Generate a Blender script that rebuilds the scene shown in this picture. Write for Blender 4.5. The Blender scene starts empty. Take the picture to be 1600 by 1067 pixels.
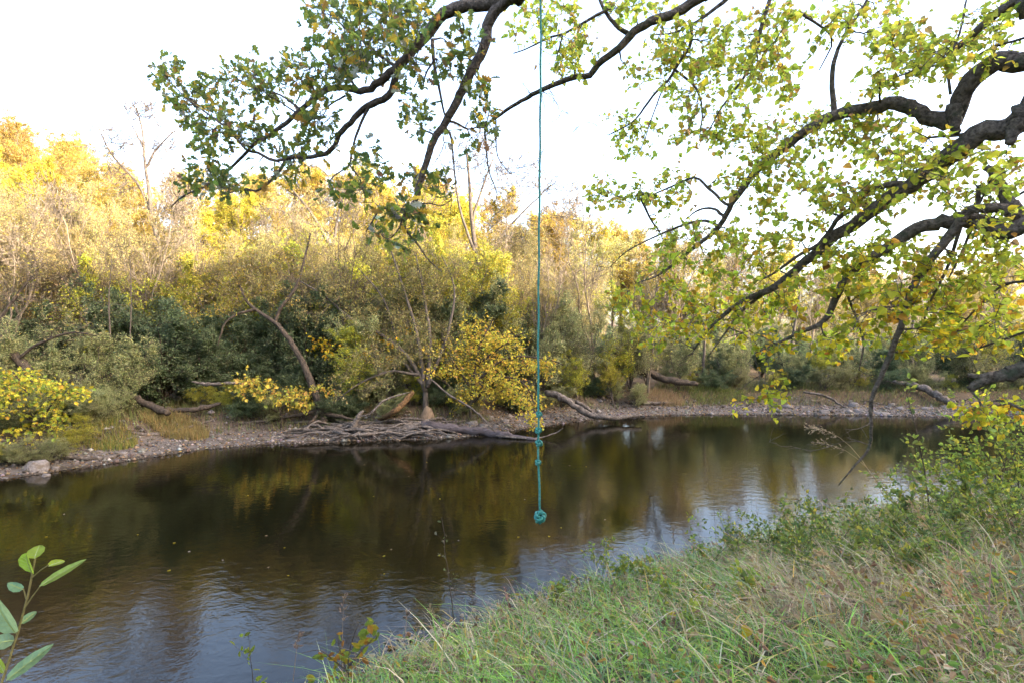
import bpy, math
import numpy as np
from mathutils import Vector, Matrix

# ------------------------------------------------------------------ camera, sky, sun, exposure
S = bpy.context.scene
COL = S.collection
F, CX, CY, CZ = 800.0, 800.0, 533.5, 3.0          # focal length in photo pixels, image centre, eye height above the water
cam = bpy.data.objects.new('camera', bpy.data.cameras.new('camera')); COL.objects.link(cam)
cam.location = (0, 0, CZ); cam.rotation_euler = (math.radians(90), 0, 0)
cam.data.lens = 18.0; cam.data.sensor_width = 36.0; cam.data.clip_start = 0.05; cam.data.clip_end = 2000
S.camera = cam
SUN_AZ, SUN_EL = math.radians(118), math.radians(23)   # azimuth clockwise from +Y (behind the camera, to its right)
W = bpy.data.worlds.new('World'); S.world = W; W.use_nodes = True
wn = W.node_tree.nodes; wl = W.node_tree.links
sky = wn.new('ShaderNodeTexSky'); sky.sky_type = 'NISHITA'; sky.sun_disc = False
sky.sun_elevation = SUN_EL; sky.sun_rotation = SUN_AZ
sky.air_density = 1.0; sky.dust_density = 5.0; sky.ozone_density = 1.0; sky.altitude = 200
wn['Background'].inputs['Strength'].default_value = 0.15
wl.new(sky.outputs[0], wn['Background'].inputs['Color'])
sd = bpy.data.lights.new('sun', 'SUN'); sd.energy = 3.0; sd.angle = math.radians(0.6); sd.color = (1.0, 0.90, 0.72)
sun = bpy.data.objects.new('sun', sd); COL.objects.link(sun)
SV = Vector((math.sin(SUN_AZ) * math.cos(SUN_EL), math.cos(SUN_AZ) * math.cos(SUN_EL), math.sin(SUN_EL)))
sun.rotation_euler = SV.to_track_quat('Z', 'Y').to_euler()
vs = S.view_settings
vs.view_transform = 'Standard'; vs.look = 'None'; vs.exposure = 3.22; vs.gamma = 1.0; vs.use_curve_mapping = False
vs.use_white_balance = True; vs.white_balance_temperature = 6900; vs.white_balance_tint = 14
S.render.engine = 'CYCLES'
cy = S.cycles
cy.use_denoising = True; cy.max_bounces = 6; cy.diffuse_bounces = 3; cy.glossy_bounces = 3; cy.transmission_bounces = 4; cy.transparent_max_bounces = 4
cy.use_adaptive_sampling = False; cy.caustics_reflective = False; cy.caustics_refractive = False

rng = np.random.default_rng(11)

# ------------------------------------------------------------------ helpers
def P(px, py, Y):
    return np.array([(px - CX) / F * Y, Y, CZ + (CY - py) / F * Y])

def unit(v):
    return v / np.maximum(np.linalg.norm(v, axis=-1, keepdims=True), 1e-9)

def tag(o, label=None, cat=None, group=None, kind=None):
    if label: o['label'] = label
    if cat: o['category'] = cat
    if group: o['group'] = group
    if kind: o['kind'] = kind
    return o

def link(name, data, parent=None, mat=None):
    o = bpy.data.objects.new(name, data); COL.objects.link(o)
    if parent: o.parent = parent
    if mat and data is not None and len(data.materials) == 0: data.materials.append(mat)
    return o

def empty(name, loc=(0, 0, 0), rz=0, sc=1.0):
    o = bpy.data.objects.new(name, None); COL.objects.link(o)
    o.empty_display_size = 0.2
    o.location = loc; o.rotation_euler = (0, 0, rz); o.scale = (sc,) * 3 if np.isscalar(sc) else sc
    return o

def make_mesh(name, V, faces, cols=None, smooth=True):
    """faces: list of integer arrays (m, k); cols: per-vertex rgb"""
    me = bpy.data.meshes.new(name)
    V = np.asarray(V, dtype=np.float32)
    faces = [np.asarray(f, dtype=np.int32) for f in faces if len(f)]
    me.vertices.add(len(V)); me.vertices.foreach_set('co', V.ravel())
    nl = sum(f.size for f in faces); npol = sum(len(f) for f in faces)
    me.loops.add(nl); me.polygons.add(npol)
    me.loops.foreach_set('vertex_index', np.concatenate([f.ravel() for f in faces]))
    tot = np.concatenate([np.full(len(f), f.shape[1], dtype=np.int32) for f in faces])
    st = np.concatenate([[0], np.cumsum(tot)[:-1]]).astype(np.int32)
    me.polygons.foreach_set('loop_start', st)
    me.polygons.foreach_set('use_smooth', np.full(npol, smooth, dtype=bool))
    me.update(calc_edges=True)
    if cols is not None:
        a = me.color_attributes.new('Col', 'FLOAT_COLOR', 'POINT')
        c = np.ones((len(V), 4), dtype=np.float32); c[:, :3] = np.clip(cols, 0, 1)
        a.data.foreach_set('color', c.ravel())
    return me

def resample(p, n):
    p = np.asarray(p, float)
    # smooth Catmull-Rom through the points, then even spacing
    if len(p) > 2:
        q = np.vstack([2 * p[0] - p[1], p, 2 * p[-1] - p[-2]])
        out = []
        for i in range(1, len(q) - 2):
            t = np.linspace(0, 1, 8, endpoint=False)[:, None]
            a, b, c, d = q[i - 1], q[i], q[i + 1], q[i + 2]
            out.append(0.5 * (2 * b + (c - a) * t + (2 * a - 5 * b + 4 * c - d) * t ** 2 + (3 * b - a - 3 * c + d) * t ** 3))
        p = np.vstack(out + [p[-1:]])
    s = np.concatenate([[0], np.cumsum(np.linalg.norm(np.diff(p[:, :3], axis=0), axis=1))])
    u = np.linspace(0, s[-1], n)
    return np.stack([np.interp(u, s, p[:, k]) for k in range(p.shape[1])], 1)

class Tubes:
    """collects tubes: batches of (B, n, 3) centre lines with (B, n) radii"""
    def __init__(self): self.V = []; self.Fq = []; self.n = 0
    def add(self, PP, RR, k=4, bump=0.0, cap=False):
        PP = np.asarray(PP, float); RR = np.asarray(RR, float)
        if PP.ndim == 2: PP = PP[None]; RR = RR[None]
        B, n, _ = PP.shape
        T = np.empty_like(PP)
        T[:, 1:-1] = PP[:, 2:] - PP[:, :-2]; T[:, 0] = PP[:, 1] - PP[:, 0]; T[:, -1] = PP[:, -1] - PP[:, -2]
        T = unit(T)
        M = unit(PP[:, -1] - PP[:, 0])
        ref = np.where(np.abs(M[:, 2:3]) > 0.75, np.array([[1.0, 0.13, 0.0]]), np.array([[0.0, 0.1, 1.0]]))
        U = unit(np.cross(T, ref[:, None, :])); Wd = np.cross(T, U)
        a = np.arange(k) * 2 * np.pi / k
        R = RR[:, :, None] * np.ones(k)
        if bump: R = R * (1 + bump * rng.standard_normal(R.shape))
        X = PP[:, :, None, :] + R[..., None] * (np.cos(a)[:, None] * U[:, :, None, :] + np.sin(a)[:, None] * Wd[:, :, None, :])
        base = self.n + (np.arange(B) * n * k)[:, None, None] + (np.arange(n - 1) * k)[None, :, None]
        j = np.arange(k); j2 = (j + 1) % k
        f = np.stack([base + j, base + j2, base + k + j2, base + k + j], -1).reshape(-1, 4)
        self.V.append(X.reshape(-1, 3)); self.Fq.append(f); self.n += B * n * k
        if cap:
            for b in range(B):
                for e, i0 in ((0, 0), (1, n - 1)):
                    c = self.n; self.V.append(PP[b, i0][None]); self.n += 1
                    o = base[b, 0, 0] + i0 * k
                    self.Fq.append(np.stack([np.full(k, c), o + (j if e else j2), o + (j2 if e else j), np.full(k, c)], -1)[:, :3])
        return self
    def mesh(self, name, cols=None):
        fs = [f for f in self.Fq if f.shape[1] == 4]; ft = [f for f in self.Fq if f.shape[1] == 3]
        return make_mesh(name, np.vstack(self.V), ([np.vstack(fs)] if fs else []) + ([np.vstack(ft)] if ft else []), cols)

def sprout(PP, RR, n, t=(0.3, 1.0), ang=45, angj=12, ln=0.5, lj=0.3, taper=0.5, trop=0.0, wander=0.15, m=5, rr=0.5, absl=False, flat=0.0):
    """children of a batch of branches"""
    B, N, _ = PP.shape
    idx = np.repeat(np.arange(B), n); K = len(idx)
    tt = rng.uniform(t[0], t[1], K); x = tt * (N - 1); i = np.minimum(x.astype(int), N - 2); f = (x - i)[:, None]
    p0, p1 = PP[idx, i], PP[idx, i + 1]
    pos = p0 + (p1 - p0) * f; d0 = unit(p1 - p0)
    r = rng.standard_normal((K, 3)); r[:, 2] *= (1 - flat)
    r = unit(r - (r * d0).sum(1, keepdims=True) * d0)
    a = np.radians(ang + angj * rng.standard_normal(K))[:, None]
    d = unit(np.cos(a) * d0 + np.sin(a) * r)
    L = np.linalg.norm(np.diff(PP, axis=1), axis=2).sum(1)[idx]
    if absl: L = np.ones_like(L)
    L = L * ln * (1 - taper * tt) * np.clip(1 + lj * rng.standard_normal(K), 0.35, 2.0)
    out = np.empty((K, m, 3)); out[:, 0] = pos; step = (L / (m - 1))[:, None]
    tr = np.array([0, 0, trop]) if np.isscalar(trop) else np.asarray(trop)
    for j in range(1, m):
        d = unit(d + wander * rng.standard_normal((K, 3)) + tr)
        out[:, j] = out[:, j - 1] + d * step
    r0 = (RR[idx, i] * (1 - f[:, 0]) + RR[idx, i + 1] * f[:, 0]) * rr
    R = r0[:, None] * np.linspace(1, 0.35, m)[None]
    return out, R

def pick_cols(n, pal, jit=0.18):
    w = np.array([p[1] for p in pal], float); w /= w.sum()
    c = np.array([p[0] for p in pal])[rng.choice(len(pal), n, p=w)]
    return 0.74 * c * np.clip(1 + jit * rng.standard_normal((n, 1)), 0.4, 1.8) * np.clip(1 + 0.06 * rng.standard_normal((n, 3)), 0.7, 1.3)

def on_twigs(PP, k, jit=0.03, t=(0.15, 1.0), up=0.8, along=0.6):
    B, N, _ = PP.shape
    idx = np.repeat(np.arange(B), k); K = len(idx)
    x = rng.uniform(t[0], t[1], K) * (N - 1); i = np.minimum(x.astype(int), N - 2); f = (x - i)[:, None]
    p0, p1 = PP[idx, i], PP[idx, i + 1]
    pos = p0 + (p1 - p0) * f + jit * rng.standard_normal((K, 3))
    D = unit(unit(p1 - p0) * along + unit(rng.standard_normal((K, 3))))
    Nn = unit(rng.standard_normal((K, 3)) + np.array([0, 0, up]))
    return pos, D, Nn

SMALL = np.array([[0, 0], [0.45, 0.28], [1, 0]])
HEART = np.array([[0, 0], [0.02, 0.22], [0.2, 0.40], [0.45, 0.41], [0.75, 0.22], [1, 0]])
OVAL = np.array([[0, 0], [0.1, 0.12], [0.35, 0.27], [0.65, 0.24], [0.88, 0.1], [1, 0]])
ROUND = np.array([[0, 0], [0.08, 0.25], [0.35, 0.43], [0.65, 0.40], [0.9, 0.2], [1, 0]])
OAK = np.array([[0, 0], [0.14, 0.04], [0.26, 0.20], [0.33, 0.08], [0.46, 0.29], [0.55, 0.12], [0.70, 0.37], [0.78, 0.19], [0.9, 0.24], [1, 0]])
MAPLE = np.array([[0, 0], [0.02, 0.2], [0.3, 0.48], [0.36, 0.26], [0.68, 0.42], [0.66, 0.17], [1, 0]])

def leaf_mesh(name, pos, D, Nn, size, shape, cols, fold=0.35, curl=0.15):
    n = len(pos); size = np.broadcast_to(size, (n,))
    D = unit(D); Sd = unit(np.cross(Nn, D)); Up = np.cross(D, Sd)
    k = len(shape); h = shape[1:-1]
    loc = [(shape[0, 0], 0, 0)] + [(a, w, fold * w - curl * a * a) for a, w in h] + [(1, 0, -curl)] + [(a, -w, fold * w - curl * a * a) for a, w in h[::-1]]
    loc = np.array(loc); m = len(loc)
    X = pos[:, None, :] + size[:, None, None] * (loc[None, :, 0:1] * D[:, None] + loc[None, :, 1:2] * Sd[:, None] + loc[None, :, 2:3] * Up[:, None])
    b = (np.arange(n) * m)[:, None]
    A = b + np.arange(k)[None]; Bf = b + np.concatenate([np.arange(k - 1, m), [0]])[None]
    return make_mesh(name, X.reshape(-1, 3), [np.vstack([A, Bf])], np.repeat(cols, m, axis=0), smooth=False)

# ------------------------------------------------------------------ materials
def nodes_of(m):
    m.use_nodes = True
    return m.node_tree.nodes, m.node_tree.links

def leaf_mat(name, trans=0.4, hue=0.012, val=0.16, gloss=0.25, mottle=0):
    m = bpy.data.materials.new(name); n, l = nodes_of(m); n.clear()
    at = n.new('ShaderNodeAttribute'); at.attribute_name = 'Col'
    oi = n.new('ShaderNodeObjectInfo')
    mr = n.new('ShaderNodeMapRange'); mr.inputs['To Min'].default_value = 0.5 - hue; mr.inputs['To Max'].default_value = 0.5 + hue
    mv = n.new('ShaderNodeMapRange'); mv.inputs['To Min'].default_value = 1 - val; mv.inputs['To Max'].default_value = 1 + val
    l.new(oi.outputs['Random'], mr.inputs['Value']); l.new(oi.outputs['Random'], mv.inputs['Value'])
    hs = n.new('ShaderNodeHueSaturation'); l.new(mr.outputs[0], hs.inputs['Hue']); l.new(mv.outputs[0], hs.inputs['Value']); l.new(at.outputs['Color'], hs.inputs['Color'])
    col = hs.outputs[0]
    if mottle:
        tc = n.new('ShaderNodeTexCoord'); nz = n.new('ShaderNodeTexNoise'); nz.inputs['Scale'].default_value = mottle; nz.inputs['Detail'].default_value = 5; nz.inputs['Roughness'].default_value = 0.7
        l.new(tc.outputs['Object'], nz.inputs['Vector'])
        mo = n.new('ShaderNodeMapRange'); mo.inputs['From Min'].default_value = 0.3; mo.inputs['From Max'].default_value = 0.7; mo.inputs['To Min'].default_value = 0.68; mo.inputs['To Max'].default_value = 1.22
        l.new(nz.outputs['Fac'], mo.inputs[0])
        h2 = n.new('ShaderNodeHueSaturation'); l.new(mo.outputs[0], h2.inputs['Value']); l.new(col, h2.inputs['Color']); col = h2.outputs[0]
    pb = n.new('ShaderNodeBsdfPrincipled'); pb.inputs['Roughness'].default_value = 0.55; pb.inputs['Specular IOR Level'].default_value = gloss
    tr = n.new('ShaderNodeBsdfTranslucent'); mx = n.new('ShaderNodeMixShader'); mx.inputs[0].default_value = trans
    l.new(col, pb.inputs['Base Color']); l.new(col, tr.inputs['Color'])
    l.new(pb.outputs[0], mx.inputs[1]); l.new(tr.outputs[0], mx.inputs[2])
    o = n.new('ShaderNodeOutputMaterial'); l.new(mx.outputs[0], o.inputs['Surface'])
    return m

def rough_mat(name, c1, c2, scale=6.0, stretch=(1, 1, 1), bump=0.4, rough=0.85, dist=0.02, detail=6, attr=False, spots=None):
    if not attr: c1, c2 = [tuple(0.76 * v for v in c) for c in (c1, c2)]
    if spots: spots = tuple(0.76 * v for v in spots)
    m = bpy.data.materials.new(name); n, l = nodes_of(m)
    pb = n['Principled BSDF']; pb.inputs['Roughness'].default_value = rough; pb.inputs['Specular IOR Level'].default_value = 0.2
    tc = n.new('ShaderNodeTexCoord'); mp = n.new('ShaderNodeMapping'); mp.inputs['Scale'].default_value = stretch
    l.new(tc.outputs['Object'], mp.inputs['Vector'])
    nz = n.new('ShaderNodeTexNoise'); nz.inputs['Scale'].default_value = scale; nz.inputs['Detail'].default_value = detail; nz.inputs['Roughness'].default_value = 0.65
    l.new(mp.outputs[0], nz.inputs['Vector'])
    cr = n.new('ShaderNodeValToRGB'); cr.color_ramp.elements[0].position = 0.3; cr.color_ramp.elements[1].position = 0.7
    cr.color_ramp.elements[0].color = (*c1, 1); cr.color_ramp.elements[1].color = (*c2, 1)
    l.new(nz.outputs['Fac'], cr.inputs[0]); out = cr.outputs[0]
    if spots:
        n2 = n.new('ShaderNodeTexNoise'); n2.inputs['Scale'].default_value = scale * 0.35; n2.inputs['Detail'].default_value = 4
        l.new(tc.outputs['Object'], n2.inputs['Vector'])
        r2 = n.new('ShaderNodeMapRange'); r2.inputs['From Min'].default_value = 0.52; r2.inputs['From Max'].default_value = 0.66; l.new(n2.outputs['Fac'], r2.inputs[0])
        mx = n.new('ShaderNodeMixRGB'); mx.inputs[2].default_value = (*spots, 1); l.new(r2.outputs[0], mx.inputs[0]); l.new(out, mx.inputs[1]); out = mx.outputs[0]
    if attr:
        at = n.new('ShaderNodeAttribute'); at.attribute_name = 'Col'
        mu = n.new('ShaderNodeMixRGB'); mu.blend_type = 'MULTIPLY'; mu.inputs[0].default_value = 1
        l.new(out, mu.inputs[1]); l.new(at.outputs['Color'], mu.inputs[2]); out = mu.outputs[0]
    l.new(out, pb.inputs['Base Color'])
    bp = n.new('ShaderNodeBump'); bp.inputs['Strength'].default_value = bump; bp.inputs['Distance'].default_value = dist
    l.new(nz.outputs['Fac'], bp.inputs['Height']); l.new(bp.outputs[0], pb.inputs['Normal'])
    return m

M_leaf_near = leaf_mat('near_leaf', trans=0.74, hue=0.0, val=0.0, mottle=45)
M_leaf_far = leaf_mat('far_leaf', trans=0.5)
M_grass = leaf_mat('grass_blade', trans=0.3, hue=0, val=0, gloss=0.2)
M_bark_oak = rough_mat('oak_bark', (0.035, 0.028, 0.024), (0.27, 0.225, 0.19), 30, (1, 1, 1), 1.0, 0.9, 0.05)
M_bark_linden = rough_mat('linden_bark', (0.035, 0.028, 0.024), (0.29, 0.24, 0.195), 30, (1, 1, 1), 1.0, 0.9, 0.05, spots=(0.08, 0.09, 0.06))
M_bark_grey = rough_mat('grey_bark', (0.05, 0.042, 0.035), (0.19, 0.155, 0.125), 12, (1, 1, 0.3), 0.6)
M_bark_pale = rough_mat('pale_bark', (0.10, 0.08, 0.06), (0.30, 0.24, 0.175), 12, (1, 1, 0.3), 0.5)
M_bark_dark = rough_mat('dark_bark', (0.025, 0.02, 0.015), (0.13, 0.10, 0.075), 16, (1, 1, 0.5), 1.0, dist=0.06)
M_drift = rough_mat('driftwood', (0.05, 0.042, 0.035), (0.26, 0.22, 0.19), 16, (1, 1, 1), 1.0, dist=0.06, spots=(0.07, 0.055, 0.04))
M_log = rough_mat('wet_log', (0.05, 0.042, 0.042), (0.16, 0.13, 0.13), 16, (0.3, 1, 1), 1.0, dist=0.05)
M_rust = rough_mat('rotten_wood', (0.04, 0.025, 0.014), (0.26, 0.15, 0.065), 14, (1, 1, 1), 1.0, dist=0.08)
M_stone = rough_mat('stone', (0.10, 0.088, 0.08), (0.28, 0.25, 0.235), 7, (1, 1, 1), 0.7, dist=0.04, spots=(0.13, 0.105, 0.08))
M_tanrock = rough_mat('tan_rock', (0.16, 0.11, 0.07), (0.36, 0.25, 0.16), 5, (1, 1, 1), 0.5)
M_ground = rough_mat('soil', (0.55, 0.52, 0.5), (1.0, 1.0, 1.0), 9, (1, 1, 1), 0.8, dist=0.03, attr=True)
M_pebble = rough_mat('pebble', (0.7, 0.7, 0.7), (1, 1, 1), 8, (1, 1, 1), 0.2, attr=True)
M_rope = rough_mat('rope', (0.012, 0.11, 0.095), (0.05, 0.30, 0.26), 90, (1, 1, 1), 0.8, 0.7, 0.004, spots=(0.09, 0.26, 0.22))

# ------------------------------------------------------------------ terrain
FAR = np.array([[-300, -190], [-80, -34], [-30, -6], [-16, 5.5], [-12.6, 9.4], [-11.1, 11.1], [-9.7, 12.8], [-8.6, 14.2], [-7.2, 14.9], [-5.6, 15.2], [-4.0, 15.5], [-2.2, 15.7],
                [-0.6, 16.6], [0.9, 18.0], [3.0, 19.6], [5.2, 20.6], [7.9, 21.0], [12.9, 20.9], [17, 20.4], [24, 20.8], [40, 24], [150, 36], [500, 60]], float)
NEAR = np.array([[-300, -230], [-80, -66], [-30, -24], [-9, -6], [-4.2, 0.4], [-2.4, 3.0], [-1.55, 4.3], [-0.95, 4.85], [-0.35, 5.3], [1.0, 6.15], [3, 7.2], [6, 8.7], [10, 10.8], [16, 13.2], [30, 15.5], [150, 26], [500, 48]], float)

def sdist(x, y, line):
    """signed distance to a polyline: positive on the side left of its direction (+y side)"""
    p = np.stack([np.ravel(x), np.ravel(y)], 1); best = np.full(len(p), 1e9); sg = np.zeros(len(p))
    for a, b in zip(line[:-1], line[1:]):
        ab = b - a; L = (ab ** 2).sum(); t = np.clip(((p - a) @ ab) / L, 0, 1)
        q = p - a - t[:, None] * ab; d = np.hypot(q[:, 0], q[:, 1])
        s = np.sign(ab[0] * (p[:, 1] - a[1]) - ab[1] * (p[:, 0] - a[0]))
        better = d < best - 1e-9
        sg[better] = s[better]; best = np.minimum(best, d)
    return (best * sg).reshape(np.shape(x))

def hash2(i, j):
    v = np.sin(i * 127.1 + j * 311.7) * 43758.5453
    return v - np.floor(v)
def noise2(x, y):
    i, j = np.floor(x), np.floor(y); fx, fy = x - i, y - j
    fx = fx * fx * (3 - 2 * fx); fy = fy * fy * (3 - 2 * fy)
    return (hash2(i, j) * (1 - fx) + hash2(i + 1, j) * fx) * (1 - fy) + (hash2(i, j + 1) * (1 - fx) + hash2(i + 1, j + 1) * fx) * fy
def fbm(x, y, o=4):
    r = 0; a = 0.5
    for k in range(o): r = r + a * noise2(x * 2 ** k + 17 * k, y * 2 ** k); a *= 0.5
    return r
def sstep(a, b, x):
    t = np.clip((x - a) / (b - a), 0, 1); return t * t * (3 - 2 * t)

def ground_z(x, y):
    x = np.asarray(x, float); y = np.asarray(y, float)
    sf = sdist(x, y, FAR); sn = -sdist(x, y, NEAR)
    n1 = fbm(x * 0.9, y * 0.9); n2 = fbm(x * 3.1 + 40, y * 3.1)
    # far side: gravel shore, an undercut bank, a flat, then the valley side (higher to the left)
    w = 1.5 + 0.9 * (fbm(x * 0.35 + 9, y * 0.35) - 0.5) + 0.35 * sstep(5, 12, x)
    zf = 0.22 * np.clip(sf / w, 0, 1) + (0.35 + 0.3 * n1) * sstep(w - 0.1, w + 0.7, sf) + 0.04 * np.clip(sf - w, 0, 10)
    left = 1 - sstep(-14, 22, x)
    zf = zf + (2.0 + 10.0 * left) * sstep(9, 42, sf) + 25 * sstep(45, 260, sf) * (0.3 + 0.7 * left) + 0.07 * (n2 - 0.45) * np.clip(sf * 3, 0, 1)
    # near side: short step at the water, slope up to a flat, then an unseen hill behind the camera, added to block the low sun
    zn = 0.28 * sstep(0, 0.45, sn) + 0.95 * sstep(0.2, 3.6, sn) + 0.035 * np.clip(sn - 2, 0, 8) + 0.16 * (n1 - 0.45) * np.clip(sn * 2, 0, 1)
    dd = x * math.sin(SUN_AZ) + y * math.cos(SUN_AZ); la = -x * math.cos(SUN_AZ) + y * math.sin(SUN_AZ)
    shade_ridge = 28.0 + 7 * (fbm(la * 0.11 + 3, la * 0.013 + dd * 0.02) - 0.45) + 3.0 * (noise2(la * 0.7, dd * 0.1) - 0.5)
    zn = zn + shade_ridge * sstep(13, 40, dd) * sstep(14, 24, sn)
    zb = -0.12 - 0.7 * sstep(0, 2.0, np.minimum(-sf, -sn))
    return np.where(sf > 0, zf, np.where(sn > 0, zn, zb))

def gz(x, y): return float(ground_z(np.array([x]), np.array([y]))[0])
def hit(px, py, y0=2.0, y1=70.0):
    Y = np.linspace(y0, y1, 1500); X = (px - CX) / F * Y; Z = CZ + (CY - py) / F * Y
    b = np.nonzero(Z <= np.maximum(ground_z(X, Y), 0))[0]
    i = b[0] if len(b) else len(Y) - 1
    return np.array([X[i], Y[i], Z[i]])

def axis(lo, hi, st, far):
    a = np.arange(lo, hi + st / 2, st); g = []; s = st; v = hi
    while v < far: s *= 1.16; v += s; g.append(v)
    h = []; s = st; v = lo
    while v > -far: s *= 1.16; v -= s; h.append(v)
    return np.concatenate([h[::-1], a, g])
gx = axis(-15, 24, 0.17, 700); gy = axis(-1, 27, 0.17, 700)
GX, GY = np.meshgrid(gx, gy, indexing='ij'); GZ = ground_z(GX, GY)
nx, ny = GX.shape; ii = (np.arange(nx - 1)[:, None] * ny + np.arange(ny - 1)[None]).ravel()
sf = sdist(GX, GY, FAR).ravel(); sn = -sdist(GX, GY, NEAR).ravel()
nn = fbm(GX.ravel() * 0.7, GY.ravel() * 0.7)[:, None]
gravel = np.array([0.15, 0.13, 0.115]); wetg = np.array([0.075, 0.06, 0.045]); litter = np.array([0.12, 0.085, 0.05]); soil = np.array([0.09, 0.075, 0.04]); bed = np.array([0.05, 0.04, 0.02])
c = np.where(sf[:, None] > 0, gravel * (0.8 + 0.5 * nn), bed)
c = np.where((sf > 0)[:, None] & (sf < 0.25)[:, None], wetg, c)
k = sstep(1.0, 2.2, sf + 1.2 * (nn[:, 0] - 0.5))[:, None]; c = np.where(sf[:, None] > 0, c * (1 - k) + litter * k, c)
c = np.where(sn[:, None] > 0, soil * (0.6 + 0.8 * nn), c)
gm = make_mesh('ground', np.stack([GX.ravel(), GY.ravel(), GZ.ravel()], 1), [np.stack([ii, ii + ny, ii + ny + 1, ii + 1], 1)], c * 0.74)
# ground colours are scaled down evenly to balance the raised exposure
tag(link('ground', gm, mat=M_ground), 'river valley ground with gravel shores and earth banks', 'ground', kind='structure')

# water
mw = bpy.data.materials.new('river_water'); n, l = nodes_of(mw); pb = n['Principled BSDF']
pb.inputs['Base Color'].default_value = (0.0045, 0.0038, 0.0015, 1); pb.inputs['Roughness'].default_value = 0.04; pb.inputs['IOR'].default_value = 1.333
tc = n.new('ShaderNodeTexCoord')
def wav(scale, stretch, rot, det):
    mp = n.new('ShaderNodeMapping'); mp.inputs['Scale'].default_value = stretch; mp.inputs['Rotation'].default_value = (0, 0, rot)
    l.new(tc.outputs['Object'], mp.inputs['Vector'])
    t = n.new('ShaderNodeTexNoise'); t.inputs['Scale'].default_value = scale; t.inputs['Detail'].default_value = det; t.inputs['Distortion'].default_value = 0.6
    l.new(mp.outputs[0], t.inputs['Vector']); return t.outputs['Fac']
w1 = wav(7.5, (0.7, 1, 1), -0.5, 3); w2 = wav(1.1, (0.6, 1, 1), -0.4, 2); w3 = wav(20, (0.8, 1, 1), -0.6, 2)
patch = wav(0.22, (0.5, 1, 1), -0.4, 3)
pm = n.new('ShaderNodeMapRange'); pm.inputs['From Min'].default_value = 0.38; pm.inputs['From Max'].default_value = 0.68; pm.inputs['To Min'].default_value = 0.45; pm.inputs['To Max'].default_value = 1.5
l.new(patch, pm.inputs[0])
def math_n(op, a, b):
    t = n.new('ShaderNodeMath'); t.operation = op
    for s, v in ((0, a), (1, b)):
        if isinstance(v, (int, float)): t.inputs[s].default_value = v
        else: l.new(v, t.inputs[s])
    return t.outputs[0]
hsum = math_n('ADD', math_n('MULTIPLY', math_n('ADD', math_n('MULTIPLY', w1, 0.5), math_n('MULTIPLY', w3, 0.16)), pm.outputs[0]), math_n('MULTIPLY', w2, 0.6))
bp = n.new('ShaderNodeBump'); bp.inputs['Strength'].default_value = 1.0; bp.inputs['Distance'].default_value = 0.0065
l.new(hsum, bp.inputs['Height']); l.new(bp.outputs[0], pb.inputs['Normal'])
wx = np.array([-300, -60, -20, 20, 60, 300.0]); wy = np.array([-250, -40, 0, 20, 40, 80.0]); WX, WY = np.meshgrid(wx, wy, indexing='ij')
ii = (np.arange(5)[:, None] * 6 + np.arange(5)[None]).ravel()
tag(link('river_water', make_mesh('river_water', np.stack([WX.ravel(), WY.ravel(), 0 * WX.ravel()], 1), [np.stack([ii, ii + 6, ii + 7, ii + 1], 1)]), mat=mw), 'dark slow river water reflecting trees and sky', 'river', kind='structure')

# ------------------------------------------------------------------ the far wood: prototypes
YEL = [((0.62, 0.50, 0.06), 5), ((0.54, 0.48, 0.06), 4), ((0.60, 0.43, 0.08), 2), ((0.38, 0.38, 0.06), 2)]
GOLD = [((0.56, 0.40, 0.08), 5), ((0.60, 0.45, 0.15), 3), ((0.48, 0.33, 0.05), 3), ((0.40, 0.35, 0.06), 2)]
ORNG = [((0.42, 0.28, 0.10), 4), ((0.38, 0.23, 0.08), 3), ((0.38, 0.30, 0.12), 2)]
PALE = [((0.54, 0.44, 0.20), 4), ((0.44, 0.38, 0.15), 4), ((0.58, 0.45, 0.12), 2.5), ((0.32, 0.31, 0.12), 2)]
LIME = [((0.44, 0.44, 0.06), 4), ((0.55, 0.47, 0.06), 3), ((0.30, 0.35, 0.06), 3)]
SAGE = [((0.30, 0.31, 0.14), 4), ((0.38, 0.36, 0.16), 3), ((0.22, 0.26, 0.11), 3)]
DARK = [((0.095, 0.135, 0.07), 5), ((0.13, 0.175, 0.085), 3), ((0.17, 0.21, 0.09), 1.5)]
PGRN = [((0.36, 0.34, 0.13), 4), ((0.28, 0.29, 0.12), 4), ((0.46, 0.38, 0.10), 2.5), ((0.42, 0.33, 0.18), 2)]
MAPL = [((0.60, 0.46, 0.07), 5), ((0.46, 0.44, 0.07), 4), ((0.58, 0.34, 0.08), 1.4), ((0.28, 0.33, 0.06), 2.4)]

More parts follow.
